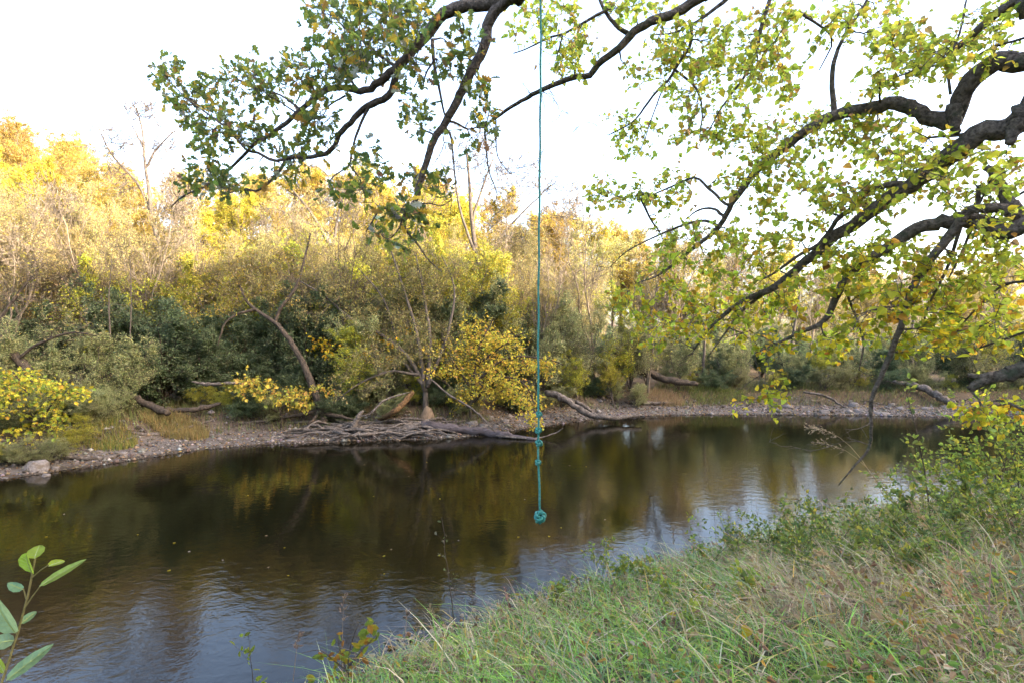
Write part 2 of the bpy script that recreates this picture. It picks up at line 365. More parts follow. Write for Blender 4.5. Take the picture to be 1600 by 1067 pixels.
def lighter(p, f): return [(tuple(min(0.95, v * f) for v in c), w) for c, w in p]
DARK, SAGE, LIME, PGRN, PALE, MAPL = lighter(DARK, 1.35), lighter(SAGE, 1.3), lighter(LIME, 1.2), lighter(PGRN, 1.2), lighter(PALE, 1.12), lighter(MAPL, 1.35)
def proto(pal, H=10.0, stems=1, spread=0.15, r=0.14, lim=22, sub=8, tw=6, lpt=9, size=0.09, ang=42, trop=0.12, t0=0.25, ln=0.36, bark=None, shape=SMALL, flat=0.0, subln=0.5, lean=0.0, twr=0.5, sag=0.0, twl=0.5):
    """a tree at the origin: (trunk mesh, crown mesh, height)"""
    SS, SR = [], []
    for s in range(stems):
        a = rng.uniform(0, 6.28); sp = spread * rng.uniform(0.4, 1.3) * (1 if stems > 1 else 0.4)
        h = H * rng.uniform(0.72, 1.0) if stems > 1 else H * 0.93
        z = np.linspace(0, 1, 12); w = np.cumsum(rng.standard_normal((12, 2)) * 0.018 * H, 0) * z[:, None]
        q = np.stack([np.cos(a) * sp * H * z ** 1.1 + w[:, 0] + lean * H * z, np.sin(a) * sp * H * z ** 1.1 + w[:, 1], z * h], 1)
        SS.append(q); SR.append(r * (1 - 0.85 * z) * (0.55 if stems > 1 else 1) * np.where(z < 0.05, 1.35, 1))
    PP, RR = np.array(SS), np.array(SR)
    T = Tubes(); T.add(PP, RR, 6, bump=0.05)
    a1, r1 = sprout(PP, RR, lim, (t0, 0.98), ang, 12, ln, 0.25, 0.62, trop, 0.14, 7, 0.45, flat=flat)
    T.add(a1, r1, 4)
    a2, r2 = sprout(a1, r1, sub, (0.2, 1), 42, 14, subln, 0.3, 0.4, trop * 0.8, 0.2, 5, 0.55, flat=flat)
    T.add(a2, np.maximum(r2, 0.005), 3)
    a3, r3 = sprout(a2, r2, tw, (0.2, 1), 40, 14, twl, 0.3, 0.3, trop * 0.6 - sag, 0.22, 4, 0.6, flat=flat)
    T.add(a3, np.maximum(r3 * twr, 0.009 if not lpt else 0.0035), 3)
    tm = T.mesh('trunk'); tm.materials.append(bark or M_bark_grey)
    cm = None
    if lpt:
        pos, D, Nn = on_twigs(a3, lpt, 0.05, (0.1, 1))
        cm = leaf_mesh('crown', pos, D, Nn, size * np.clip(1 + 0.3 * rng.standard_normal(len(pos)), 0.4, 2), shape, pick_cols(len(pos), pal), 0.3, 0.1)
        cm.materials.append(M_leaf_far)
    return tm, cm, max(a3[:, :, 2].max(), H)

PR = {
    'gold': [proto(GOLD, 11, r=0.16, lim=28, sub=10, tw=7, lpt=11, size=0.085, bark=M_bark_pale) for _ in range(2)],
    'yellow': [proto(YEL, 9, r=0.13, lim=26, sub=10, tw=7, lpt=11, size=0.08, bark=M_bark_grey) for _ in range(2)],
    'pgreen': [proto(PGRN, 9, stems=2, spread=0.1, r=0.13, lim=18, sub=10, tw=6, lpt=10, size=0.08, bark=M_bark_pale, t0=0.12) for _ in range(2)],
    'orange': [proto(ORNG, 9, r=0.13, lim=24, sub=9, tw=6, lpt=8, size=0.10, bark=M_bark_grey)],
    'pale': [proto(PALE, 8, stems=6, spread=0.22, r=0.11, lim=13, sub=9, tw=7, lpt=6, size=0.055, ang=26, trop=0.16, ln=0.34, bark=M_bark_pale, subln=0.6) for _ in range(3)],
    'lime': [proto(LIME, 5, stems=3, spread=0.22, r=0.08, lim=14, sub=8, tw=5, lpt=11, size=0.065, ang=48, trop=0.06, ln=0.42, t0=0.15) for _ in range(2)],
    'sage': [proto(SAGE, 4, stems=6, spread=0.36, r=0.07, lim=12, sub=8, tw=6, lpt=8, size=0.06, ang=34, trop=0.05, ln=0.42, t0=0.1, bark=M_bark_grey) for _ in range(2)],
    'dark': [proto(DARK, 3.6, stems=7, spread=0.42, r=0.06, lim=12, sub=8, tw=6, lpt=10, size=0.075, ang=50, trop=0.03, ln=0.42, t0=0.08, bark=M_bark_dark) for _ in range(3)],
    'slim': [proto(PALE, 9, stems=2, spread=0.12, r=0.10, lim=12, sub=7, tw=5, lpt=0, ang=28, trop=0.16, ln=0.34, t0=0.35, bark=M_bark_pale) for _ in range(2)],
    'bare': [proto(PALE, 10, r=0.12, lim=14, sub=8, tw=6, lpt=0, ang=34, trop=0.14, ln=0.42, t0=0.3, bark=M_bark_grey, twr=0.9)],
    'maple': [proto(MAPL, 2.6, stems=6, spread=0.5, r=0.05, lim=11, sub=7, tw=5, lpt=6, size=0.085, ang=52, trop=-0.01, ln=0.5, t0=0.2, flat=0.75, bark=M_bark_dark, shape=MAPLE) for _ in range(2)],
}
NAME = {'slim': 'slim_tree', 'pgreen': 'pale_green_tree', 'gold': 'golden_tree', 'yellow': 'yellow_tree', 'orange': 'orange_tree', 'pale': 'willow_tree', 'lime': 'yellow_green_tree', 'sage': 'willow_shrub', 'dark': 'evergreen_shrub', 'bare': 'bare_tree', 'maple': 'maple_shrub'}

LM = [(120, 'behind the bright yellow maple'), (225, 'behind the dark slanting trunk'), (345, 'behind the ochre grass clump'), (470, 'behind the small yellow maple'), (560, 'behind the driftwood pile'), (680, 'behind the arching willow'), (860, 'behind the golden maple'), (980, 'behind the bent grey log'), (1160, 'behind the tan grass patch'), (1290, 'behind the angular grey boulder'), (1420, 'behind the round tan boulder'), (9999, 'behind the broken grey trunk')]
def where(px): return next(t for x, t in LM if px < x)
def tree_at(kind, px, Y, top=None, label='', group=None, cat='tree', H=None, wide=1.0, sink=0.05):
    X = (px - CX) / F * Y
    z = gz(X, Y) - sink
    tm, cm, h = PR[kind][rng.integers(len(PR[kind]))]
    if H is None: H = CZ + (CY - top) / F * Y - z
    s = max(H, 0.5) / h
    e = empty(NAME[kind], (X, Y, z), rng.uniform(0, 6.28), (s * wide, s * wide, s))
    link('trunk', tm, e)
    if cm: link('crown', cm, e)
    return tag(e, label, cat, group)

def skyline(px):
    return np.interp(px, [-200, 0, 130, 200, 300, 420, 520, 620, 700, 800, 900, 1000, 1150, 1300, 1450, 1600, 1800], [160, 172, 205, 250, 256, 248, 242, 252, 270, 288, 316, 334, 362, 374, 380, 385, 385])

# hillside wood behind: gold to the left, orange and pale to the right
for i, px in enumerate(np.arange(-300, 1000, 34)):
    tree_at('gold' if px < 250 else ('yellow', 'gold')[i % 2], px + rng.uniform(-16, 16), rng.uniform(33, 40), skyline(px) + rng.uniform(-4, 22), 'tall golden tree on the valley side ' + where(px), 'golden trees on the valley side', wide=1.15)
for i, px in enumerate(np.arange(-330, 560, 38)):
    tree_at('gold', px + rng.uniform(-16, 16), rng.uniform(42, 48), skyline(px) + rng.uniform(8, 40), 'upper golden tree on the valley side ' + where(px), 'golden trees on the valley side', wide=1.3)
for i, px in enumerate(np.arange(620, 1900, 74)):
    tree_at('orange', px + rng.uniform(-20, 20), rng.uniform(44, 62), skyline(px) + rng.uniform(10, 45), 'distant orange brown tree ' + where(px), 'orange trees in the distance', wide=1.15)
for i, px in enumerate(np.arange(860, 1900, 44)):
    tree_at(('pgreen', 'pgreen', 'yellow')[i % 3], px + rng.uniform(-16, 16), rng.uniform(33, 42), skyline(px) + rng.uniform(0, 60), 'pale yellow green tree in the wood ' + where(px), 'pale green trees in the wood', wide=1.2)
for i, px in enumerate(np.arange(-180, 800, 52)):
    tree_at(('gold', 'yellow')[(i * 7 // 3) % 2], px + rng.uniform(-20, 20), rng.uniform(25, 30), skyline(px) + rng.uniform(30, 80), 'sunlit yellow tree at the foot of the valley side ' + where(px), 'yellow trees at the foot of the slope')
for i, px in enumerate(np.arange(700, 1900, 66)):
    tree_at(('pale', 'bare', 'yellow')[i % 3] if px < 1000 else ('bare', 'pale')[i % 2], px + rng.uniform(-20, 20), rng.uniform(40, 50), skyline(px) + rng.uniform(-10, 50), 'thin half bare distant tree ' + where(px), 'thin half bare trees behind the thicket')
for i, px in enumerate(np.concatenate([np.arange(-150, 250, 45), np.arange(250, 950, 65), np.arange(950, 1800, 80)])):
    Y = np.interp(px, [-150, 400, 900, 1000, 1800], [15.5, 19.5, 24, 34, 36]) + rng.uniform(-0.5, 2)
    tree_at('pale', px + rng.uniform(-25, 25), Y, np.interp(px, [-150, 0, 300, 500, 800, 1000, 1800], [235, 240, 320, 310, 330, 400, 455]) + rng.uniform(-10, 50), 'slender pale willow with fine upright stems ' + where(px), 'pale willows on the far bank', wide=0.9)
for px, top in ((210, 395), (350, 400), (420, 340), (590, 360), (690, 340), (760, 380), (960, 440), (560, 500), (905, 545), (960, 545), (1290, 535), (1530, 500)):
    Y = np.interp(px, [200, 500, 900, 1600], [18.5, 20.5, 22.5, 24.5]) if top < 480 else np.interp(px, [500, 950, 1300], [17.0, 21.6, 24])
    tree_at('lime', px, Y, top, 'yellow green young tree ' + where(px), 'yellow green young trees on the far bank')
for px, dY, top in ((-60, 3.0, 500), (20, 3.4, 470), (110, 2.6, 505), (185, 2.6, 500), (600, 2.6, 470), (650, 3.6, 440), (840, 3.0, 470), (910, 2.6, 480), (985, 2.8, 500), (1060, 3, 525), (1150, 3.4, 530), (1240, 3.2, 535), (1330, 3, 540), (1430, 3.2, 530), (1520, 3, 515), (1610, 3.4, 500), (1700, 3, 490), (880, 5, 440), (1010, 5.5, 500), (1120, 6, 520), (1300, 6, 525), (1480, 6, 510), (1200, 9, 505), (1060, 9, 495), (1390, 9, 505), (1560, 9, 490), (1280, 12, 490), (1130, 13, 480), (1450, 13, 485), (720, 5, 430)):
    Y = np.interp(px, [-60, 0, 200, 320, 560, 690, 840, 950, 1100, 1700], [10.8, 11.1, 12.9, 14.5, 15.4, 15.9, 18.2, 20, 21, 20.8]) + dY
    tree_at('sage', px, Y, top + rng.uniform(-12, 12), 'grey green leafy willow shrub ' + where(px), 'grey green shrubs on the far bank', 'shrub')
for px, dY, top in ((190, 4.4, 440), (255, 3.4, 480), (300, 5, 440), (330, 3.0, 500), (385, 3.6, 480), (430, 4.6, 450), (490, 3.6, 460), (545, 4.4, 450), (600, 5.5, 440), (700, 4.2, 450), (760, 5.5, 440), (-30, 5, 450), (60, 5, 470), (1130, 4.6, 535), (1240, 5.2, 530), (1380, 5, 530), (1500, 5, 520), (1620, 5, 500), (1190, 8, 515), (1330, 8, 520), (1090, 8, 505), (850, 5, 490), (960, 5, 510), (450, 2.6, 560), (540, 2.6, 560)):
    Y = np.interp(px, [-60, 0, 200, 320, 560, 690, 840, 950, 1100, 1700], [10.8, 11.1, 12.9, 14.5, 15.4, 15.9, 18.2, 20, 21, 20.8]) + dY
    tree_at('dark', px, Y, top + rng.uniform(-10, 10), 'dense dark green shrub ' + where(px), 'dark green shrubs on the far bank', 'shrub')

for i, px in enumerate(np.concatenate([np.arange(-70, 190, 30), np.arange(360, 640, 34), np.arange(690, 1000, 30), np.arange(1075, 1700, 34)])):
    px = px + rng.uniform(-10, 10)
    Y = np.interp(px, [-60, 0, 200, 320, 560, 690, 840, 950, 1100, 1700], [10.8, 11.1, 12.9, 14.5, 15.4, 15.9, 18.2, 20, 21, 20.8]) + rng.uniform(1.5, 2.4) + 0.9 * (px > 1075)
    kd = ('sage', 'lime', 'dark', 'sage')[i % 4]
    tree_at(kd, px, Y, H=rng.uniform(0.7, 1.25), label='low ' + {'sage': 'grey green', 'lime': 'yellow green', 'dark': 'dark green'}[kd] + ' bush at the edge of the far bank, ' + where(px), group='low bushes along the far bank', cat='bush', wide=1.5)
for px, Y, H in ((15, 11.9, 0.8), (45, 12.0, 0.7), (75, 12.2, 0.75), (100, 12.7, 0.8), (-20, 11.6, 0.8), (130, 13.3, 0.9), (150, 14.0, 1.0), (310, 16.4, 0.9), (340, 16.4, 0.8)):
    kd = ('sage', 'lime', 'dark')[int(px) % 3]
    tree_at(kd, px, Y, H=H, label='low ' + {'sage': 'grey green', 'lime': 'yellow green', 'dark': 'dark green'}[kd] + ' growth under the ' + ('bright yellow maple' if px < 120 else 'dark slanting trunk' if px < 200 else 'rotting log'), group='low bushes along the far bank', cat='bush', wide=1.6)
for px in (30, 62, 95, 150):
    tree_at('gold', px, 31, skyline(px) + 36, 'broad golden tree in the wood behind the bright yellow maple', 'broad golden trees', wide=1.4)
for px in np.concatenate([np.arange(30, 260, 62), np.arange(330, 1000, 74), np.arange(1040, 1600, 120)]):
    px = px + rng.uniform(-20, 20); Y = np.interp(px, [0, 400, 900, 1600], [16, 19.5, 23, 27]) + rng.uniform(-1, 1)
    tree_at('slim', px, Y, np.interp(px, [0, 300, 700, 1000, 1600], [255, 275, 270, 320, 380]) + rng.uniform(-20, 40), 'slim leafless tree with pale stems ' + where(px), 'slim leafless trees among the willows')
# ------------------------------------------------------------------ trees traced limb by limb
def traced_limb(pts, y0, y1, w0, w1, n=None):
    """pts in photo pixels, distance y0..y1 along the limb, width in photo pixels"""
    p = np.array(pts, float); s = np.concatenate([[0], np.cumsum(np.hypot(*np.diff(p, axis=0).T))]); s /= s[-1]
    Y = y0 + (y1 - y0) * s
    q = np.array([P(a, b, y) for (a, b), y in zip(p, Y)])
    r = (w0 + (w1 - w0) * s) / 2 / F * Y * (0.86 if y0 < 10 else 1)
    n = n or max(8, 3 * len(p))
    v = resample(np.column_stack([q, r]), n)
    return v[:, :3], v[:, 3]

class Traced:
    dens = 1.0
    def __init__(self): self.T = Tubes(); self.nodes = []; self.nr = []; self.tw = []; self.twr = []
    def limb(self, pts, y0, y1, w0, w1, k=8, bump=0.035, grow=True):
        q, r = traced_limb(pts, y0, y1, w0, w1)
        q[1:-1] += np.minimum(0.12 * r, 0.008)[1:-1, None] * rng.standard_normal(q[1:-1].shape)
        self.T.add(q, r, k, bump, cap=w0 > 6)
        if grow: self.nodes.append(q); self.nr.append(r)
        return q, r
    def limb3(self, pts, r, k=10, n=14, bump=0.05, grow=False):
        v = resample(np.column_stack([np.array(pts, float), np.array(r, float)]), n)
        self.T.add(v[:, :3], v[:, 3], k, bump, cap=True)
        if grow: self.nodes.append(v[:, :3]); self.nr.append(v[:, 3])
    def twigs(self, ells, dj=0.3, rmax=0.011, sag=0.0, sides=4):
        """ells: (px, py, rx, ry, n): twigs grown from the nearest wood into that region"""
        N = np.vstack(self.nodes); R = np.concatenate(self.nr)
        tg = []
        for (a, b, rx, ry, cnt) in ells:
            cnt = int(round(cnt * self.dens))
            th = rng.uniform(0, 6.28, cnt); q = np.sqrt(rng.uniform(0, 1, cnt))
            X = a + rx * q * np.cos(th); Yp = b + ry * q * np.sin(th)
            # distance of the region: the wood nearest to it in direction
            ux, uy = N[:, 0] / N[:, 1] * F + CX, CY - (N[:, 2] - CZ) / N[:, 1] * F
            for x, y in zip(X, Yp):
                d2 = (ux - x) ** 2 + (uy - y) ** 2; i = int(d2.argmin())
                tg.append((d2[i], P(x, y, max(N[i, 1] + dj * rng.standard_normal(), 2.6))))
        tg.sort(key=lambda t: t[0])
        out, rad = [], []
        for d2, t in tg:
            d = np.linalg.norm(N - t, axis=1) + 2.0 * np.maximum(0, 0.004 - R) * 40
            i = int(d.argmin()); a = N[i]; L = np.linalg.norm(t - a)
            if L < 0.04: continue
            m = 7; u = np.linspace(0, 1, m)[:, None]
            off = unit(rng.standard_normal(3)) * L * 0.16
            q = a + (t - a) * u + np.sin(u * np.pi) * off + np.array([0, 0, -sag * L]) * u ** 2
            q[1:-1] += 0.02 * L * rng.standard_normal((m - 2, 3))
            r0 = min(rmax, max(0.0035, 0.6 * R[i])); r = np.linspace(r0, 0.0022, m)
            out.append(q); rad.append(r); N = np.vstack([N, q[2:]]); R = np.concatenate([R, r[2:]])
        out, rad = np.array(out), np.array(rad)
        self.T.add(out, rad, sides); self.tw.append(out); self.twr.append(rad)
        return out, rad
    def shoots(self, PP, RR, n, ln, **kw):
        a, r = sprout(PP, RR, n, ln=ln, absl=True, rr=0.6, m=4, **kw)
        self.T.add(a, np.maximum(r, 0.0013), 3); return a, r

def finish_tree(name, tr, base, leaves, shape, bark, label, cat, n_single=0, size=0.08, fold=0.3, curl=0.2, mat=None, leafname='leaf'):
    """leaves: pos, D, N, size, cols"""
    e = empty(name, base)
    inv = -np.array(base)
    me = tr.T.mesh('trunk'); me.transform(Matrix.Translation(inv)); me.materials.append(bark)
    link('trunk', me, e)
    if leaves is not None:
        pos, D, Nn, sz, cl = leaves
        pos = pos + inv
        if n_single:
            wp = pos - inv                                       # those that show largest: near, in view
            ap = sz / np.maximum(wp[:, 1], 0.5)
            u = wp[:, 0] / wp[:, 1] * F; v = (wp[:, 2] - CZ) / wp[:, 1] * F
            ap = np.where((np.abs(u) < 790) & (np.abs(v) < 520), ap, 0)
            order = np.argsort(-ap); sel = order[:n_single]; rest = order[n_single:]
            kc = 14; reps = []
            for j in range(kc):
                cc = cl[rng.integers(len(cl))][None]
                mm = leaf_mesh('leaf', np.zeros((1, 3)), np.array([[1.0, 0, 0]]), np.array([[0, 0, 1.0]]), 1.0, shape, cc, fold, curl); mm.materials.append(mat or M_leaf_near); reps.append((cc[0], mm))
            RC = np.array([r[0] for r in reps])
            for i in sel:
                j = int(((RC - cl[i]) ** 2).sum(1).argmin())
                o = bpy.data.objects.new(leafname, reps[j][1]); COL.objects.link(o); o.parent = e
                d = Vector(D[i]).normalized(); s = Vector(Nn[i]).cross(d).normalized(); up = d.cross(s)
                mt = Matrix((d, s, up)).transposed().to_4x4(); z = float(sz[i])
                o.matrix_local = Matrix.Translation(pos[i]) @ mt @ Matrix.Diagonal((z, z, z, 1))
            pos, D, Nn, sz, cl = pos[rest], D[rest], Nn[rest], sz[rest], cl[rest]
        lm = leaf_mesh('crown', pos, D, Nn, sz, shape, cl, fold, curl); lm.materials.append(mat or M_leaf_near)
        link('crown', lm, e)['kind'] = 'stuff'
    return tag(e, label, cat)

# ---- oak: trunk on the near bank behind the frame's edge, long limbs reaching out over the river
OB = (3.3, -1.1); ob = (OB[0], OB[1], gz(*OB) - 0.1)
ok = Traced()
ok.limb3([(3.3, -1.1, ob[2]), (3.32, -1.05, 2.6), (3.2, -0.9, 4.4), (3.0, -0.6, 6.0), (3.1, -0.5, 8.5), (3.3, -0.8, 12)], [0.48, 0.36, 0.31, 0.27, 0.18, 0.06], 12, 18)
ok.limb3([(3.05, -0.7, 5.7), (2.3, 0.9, 6.35), (1.4, 2.6, 6.5), (0.5, 3.95, 6.33), tuple(P(800, -4, 4.5))], [0.2, 0.17, 0.15, 0.125, 0.105], 10, 18)
o1, o1r = ok.limb([(800, -4), (768, 6), (727, 10), (700, 20), (686, 31), (657, 66), (632, 95), (603, 120), (583, 136), (562, 144)], 4.5, 5.0, 26, 12, 10)
ok.limb([(562, 144), (545, 139), (525, 138), (504, 144), (476, 167), (451, 190), (426, 208), (401, 223), (389, 235), (368, 256), (348, 274), (319, 293), (286, 307), (267, 324)], 5.0, 5.9, 11, 2)
ok.limb([(622, 112), (608, 148), (595, 159), (570, 169), (546, 194), (529, 212), (525, 227), (509, 241), (484, 246), (451, 247), (443, 258), (426, 280), (401, 299), (385, 296), (344, 305)], 4.85, 5.7, 14, 2)
ok.limb([(580, 160), (562, 198), (550, 235), (546, 258), (530, 270), (521, 276), (513, 289)], 5.0, 5.2, 6, 2)
ok.limb([(546, 258), (562, 280), (566, 295), (571, 305)], 5.2, 5.3, 3, 2)
ok.limb([(455, 248), (426, 251), (401, 238), (385, 235), (360, 206), (323, 177), (294, 157), (261, 124), (247, 104)], 5.4, 6.0, 6, 1.5)
ok.limb([(470, 172), (440, 150), (410, 140), (380, 128), (352, 115)], 5.35, 5.7, 4, 1.5)
ok.limb([(620, 105), (590, 85), (575, 70), (545, 50), (525, 30), (500, 4)], 4.9, 5.4, 6, 2)
ok.limb([(575, 70), (590, 40), (600, 15), (605, -15)], 5.0, 5.1, 4, 2)
ok.limb([(560, 140), (530, 110), (505, 100), (480, 110)], 5.0, 5.2, 4, 2)
ok.limb([(540, 150), (515, 165), (507, 178)], 5.1, 5.1, 4, 2)
o2, _ = ok.limb([(800, -4), (785, 4), (772, 21), (760, 45), (760, 66), (744, 99), (727, 132), (711, 165), (694, 194), (676, 223), (667, 251), (657, 284), (647, 317), (632, 334)], 4.5, 5.0, 22, 9, 10)
ok.limb([(632, 334), (634, 359), (653, 383), (669, 406), (690, 425)], 5.0, 5.2, 5, 1.5)
ok.limb([(634, 330), (620, 325), (603, 326), (592, 329), (580, 350), (572, 362)], 5.0, 5.1, 5, 2)
ok.limb([(632, 334), (622, 360), (606, 374), (592, 362)], 5.0, 5.1, 4, 1.5)
ok.limb([(645, 320), (670, 318), (690, 322), (706, 312)], 5.0, 5.1, 3, 1.5)
ok.limb([(676, 62), (678, 99), (686, 136), (694, 177), (702, 194)], 4.7, 4.8, 7, 3)
ok.limb([(678, 95), (666, 115), (660, 140)], 4.7, 4.8, 4, 2)
ok.limb([(690, 195), (704, 212), (709, 256), (713, 289)], 4.8, 4.9, 5, 1.5)
ok.limb([(696, 190), (711, 192), (730, 202), (744, 200), (756, 200)], 4.8, 5.0, 5, 2)
tw, twr = ok.twigs([(262, 112, 24, 16, 16), (290, 145, 34, 26, 24), (322, 180, 38, 26, 26), (345, 140, 20, 20, 8), (392, 122, 48, 16, 22), (420, 145, 40, 14, 12), (330, 225, 40, 26, 24), (312, 280, 34, 20, 20), (392, 205, 46, 26, 24), (360, 290, 42, 14, 14), (462, 108, 26, 24, 14), (490, 135, 26, 24, 12), (440, 262, 40, 22, 16), (500, 190, 36, 24, 20), (528, 105, 30, 30, 22), (510, 50, 26, 40, 10), (560, 85, 40, 30, 36), (562, 40, 44, 34, 30), (600, 15, 50, 18, 28), (628, 50, 30, 34, 20), (505, 10, 26, 14, 10), (640, 105, 20, 30, 12), (640, 160, 14, 18, 6), (485, 235, 36, 14, 10), (570, 240, 20, 22, 8), (590, 265, 14, 14, 6), (535, 300, 24, 8, 8), (565, 300, 12, 10, 4), (630, 338, 34, 22, 16), (582, 362, 16, 9, 5), (625, 378, 18, 8, 5), (655, 290, 26, 30, 9), (690, 290, 14, 16, 5), (735, 130, 18, 20, 8), (700, 100, 26, 30, 10), (755, 165, 16, 26, 7), (745, 205, 24, 22, 9), (660, 195, 20, 20, 8), (665, 30, 24, 20, 10), (725, 60, 20, 24, 6)], 0.35)
a, r = ok.shoots(tw, twr, 3, 0.13, t=(0.35, 1), ang=45, taper=0.2)
p1 = on_twigs(a, 2, 0.008, (0.75, 1), 0.5, 1.1); p2 = on_twigs(tw, 2, 0.015, (0.7, 1), 0.5, 0.9)
pos, D, Nn = (np.vstack([u, v]) for u, v in zip(p1, p2))
OAKP = [((0.20, 0.27, 0.055), 6), ((0.30, 0.35, 0.06), 4), ((0.13, 0.19, 0.06), 4), ((0.64, 0.48, 0.06), 2), ((0.52, 0.30, 0.07), 1.1), ((0.32, 0.19, 0.09), 0.6), ((0.40, 0.43, 0.30), 1.2)]
finish_tree('oak_tree', ok, ob, (pos, D, Nn, 0.08 * np.clip(1 + 0.3 * rng.standard_normal(len(pos)), 0.5, 1.6), pick_cols(len(pos), OAKP)), OAK, M_bark_oak,
            'oak with dark limbs reaching over the river, green and brown lobed leaves', 'tree', 300)

# ---- linden: trunk outside the frame, arching limbs, heart shaped leaves turning yellow
LB = (5.5, 3.3); lb = (LB[0], LB[1], gz(*LB) - 0.1)
li = Traced()
li.limb3([(5.5, 3.3, lb[2]), (5.45, 3.35, 2.2), (5.3, 3.4, 3.6), (5.2, 3.5, 5.0), (5.3, 3.4, 7.0), (5.6, 3.0, 10.5)], [0.42, 0.31, 0.28, 0.25, 0.18, 0.05], 12, 18)
def lroot(z, p, y, r0, w): li.limb3([(5.2, 3.45, z), tuple(0.45 * np.array([5.2, 3.45, z]) + 0.55 * P(*p, y) + np.array([0, 0, 0.06])), tuple(P(*p, y))], [r0, r0 * 0.8, w / 2 / F * y], 10, 8)
lroot(5.0, (1604, 95, )[0:2], 3.9, 0.13, 34); lroot(4.6, (1604, 165), 3.9, 0.14, 42); lroot(3.8, (1604, 346), 3.9, 0.13, 40); lroot(2.9, (1604, 574), 3.9, 0.11, 34)
lroot(5.6, (1604, -2), 3.9, 0.16, 60)
li.limb([(1604, 95), (1566, 99), (1537, 109), (1512, 132), (1497, 165), (1488, 192), (1467, 188), (1446, 181), (1426, 169), (1397, 165), (1368, 167), (1347, 171), (1306, 181), (1265, 202), (1240, 219), (1211, 243), (1182, 268), (1162, 293), (1145, 316), (1129, 346), (1112, 367), (1089, 383), (1064, 404), (1031, 429), (998, 442)], 3.9, 5.6, 36, 2, 10)
li.limb([(1494, 165), (1492, 200), (1498, 208)], 4.2, 4.2, 28, 12)
li.limb([(1132, 340), (1118, 328), (1105, 326), (1089, 330), (1070, 344)], 5.1, 5.3, 6, 2)
li.limb([(1143, 322), (1132, 318), (1105, 293), (1085, 278), (1047, 293), (1006, 309), (973, 309), (950, 300)], 5.1, 5.6, 6, 1.5)
li.limb([(1122, 354), (1105, 346), (1080, 348), (1031, 367), (981, 392), (955, 416)], 5.2, 5.7, 6, 1.5)
li.limb([(1002, 311), (1015, 340), (1031, 364)], 5.4, 5.4, 5, 3)
li.limb([(1304, 180), (1300, 140), (1302, 103), (1314, 66), (1331, 37), (1351, 8), (1360, -20)], 4.8, 4.7, 10, 4)
li.limb([(1250, 212), (1225, 225), (1205, 240), (1180, 262)], 4.9, 5.0, 6, 2)
li.limb([(1604, 165), (1587, 198), (1554, 206), (1533, 204), (1512, 223), (1471, 252), (1430, 285), (1389, 313), (1347, 342), (1306, 367), (1277, 396), (1240, 425), (1210, 449), (1163, 470), (1129, 494), (1101, 522), (1085, 545)], 3.9, 5.6, 42, 3, 10)
li.limb([(1592, 178), (1582, 212), (1576, 226)], 3.9, 3.95, 32, 14)
li.limb([(1420, 290), (1397, 288), (1356, 301), (1331, 326), (1306, 346), (1281, 380), (1250, 398), (1205, 430), (1180, 440)], 4.5, 5.1, 13, 3)
li.limb([(1530, 208), (1490, 212), (1450, 216)], 4.1, 4.5, 8, 4)
li.limb([(1215, 445), (1185, 465), (1160, 486), (1129, 526), (1108, 554)], 5.2, 5.6, 7, 2)
li.limb([(1604, 346), (1575, 362), (1554, 355), (1512, 344), (1479, 346), (1442, 355), (1409, 371), (1380, 392), (1347, 412), (1319, 438), (1301, 476), (1285, 504), (1248, 520), (1211, 538), (1180, 551)], 3.9, 5.0, 34, 2, 9)
li.limb([(1319, 450), (1338, 498), (1349, 538), (1342, 578)], 4.6, 4.7, 5, 2)
li.limb([(1592, 335), (1570, 305), (1550, 268), (1540, 262)], 3.9, 4.1, 26, 12)
li.limb([(1590, 340), (1566, 326), (1530, 326), (1512, 332), (1496, 351), (1475, 380), (1455, 404), (1437, 432), (1421, 464), (1409, 507), (1393, 548), (1378, 585), (1362, 622), (1361, 671), (1358, 700), (1340, 722), (1310, 758)], 3.9, 4.6, 20, 2, 8)
li.limb([(1504, 344), (1480, 420), (1450, 480), (1440, 520)], 4.1, 4.5, 7, 2)
li.limb([(1530, 290), (1525, 340), (1500, 400), (1480, 440)], 4.1, 4.4, 8, 2)
li.limb([(1604, 574), (1580, 582), (1551, 590), (1532, 598), (1515, 608)], 3.9, 4.1, 30, 14, 9)
li.limb([(1551, 586), (1530, 588), (1512, 586)], 4.0, 4.1, 13, 7)
li.limb([(1600, -8), (1587, 2), (1554, 25), (1512, 62), (1490, 78)], 4.1, 4.6, 18, 11, grow=False)
l0, _ = li.limb([(1100, -6), (1089, 0), (1047, 25), (1014, 37), (990, 50), (965, 78), (936, 99), (920, 120), (903, 120), (878, 128), (841, 144), (800, 167), (768, 190)], 4.9, 5.6, 19, 5, 9)
li.limb3([(5.2, 3.5, 5.5), (4.0, 4.2, 6.9), (2.8, 4.7, 6.8), tuple(P(1100, -6, 4.9))], [0.14, 0.1, 0.075, 0.058], 9, 12)
li.limb([(768, 190), (758, 202), (760, 235), (764, 268), (777, 305), (770, 318)], 5.6, 5.7, 4, 1.5)
li.limb([(775, 188), (777, 243), (797, 272)], 5.6, 5.7, 3, 1.5)
li.limb([(985, 55), (965, 42), (945, 18), (935, -5)], 5.2, 5.1, 9, 5)
li.limb([(950, 15), (905, 40), (880, 54), (862, 58), (820, 78), (802, 84)], 5.1, 5.3, 6, 2)
li.limb([(880, 52), (870, 90), (866, 115)], 5.2, 5.3, 3, 1.5)
li.limb([(1080, 40), (1078, 72), (1058, 102), (1045, 125), (1020, 150), (990, 190), (950, 212)], 5.0, 5.6, 7, 2)
li.limb([(1055, 110), (1085, 135), (1097, 170), (1093, 218)], 5.1, 5.2, 5, 2)
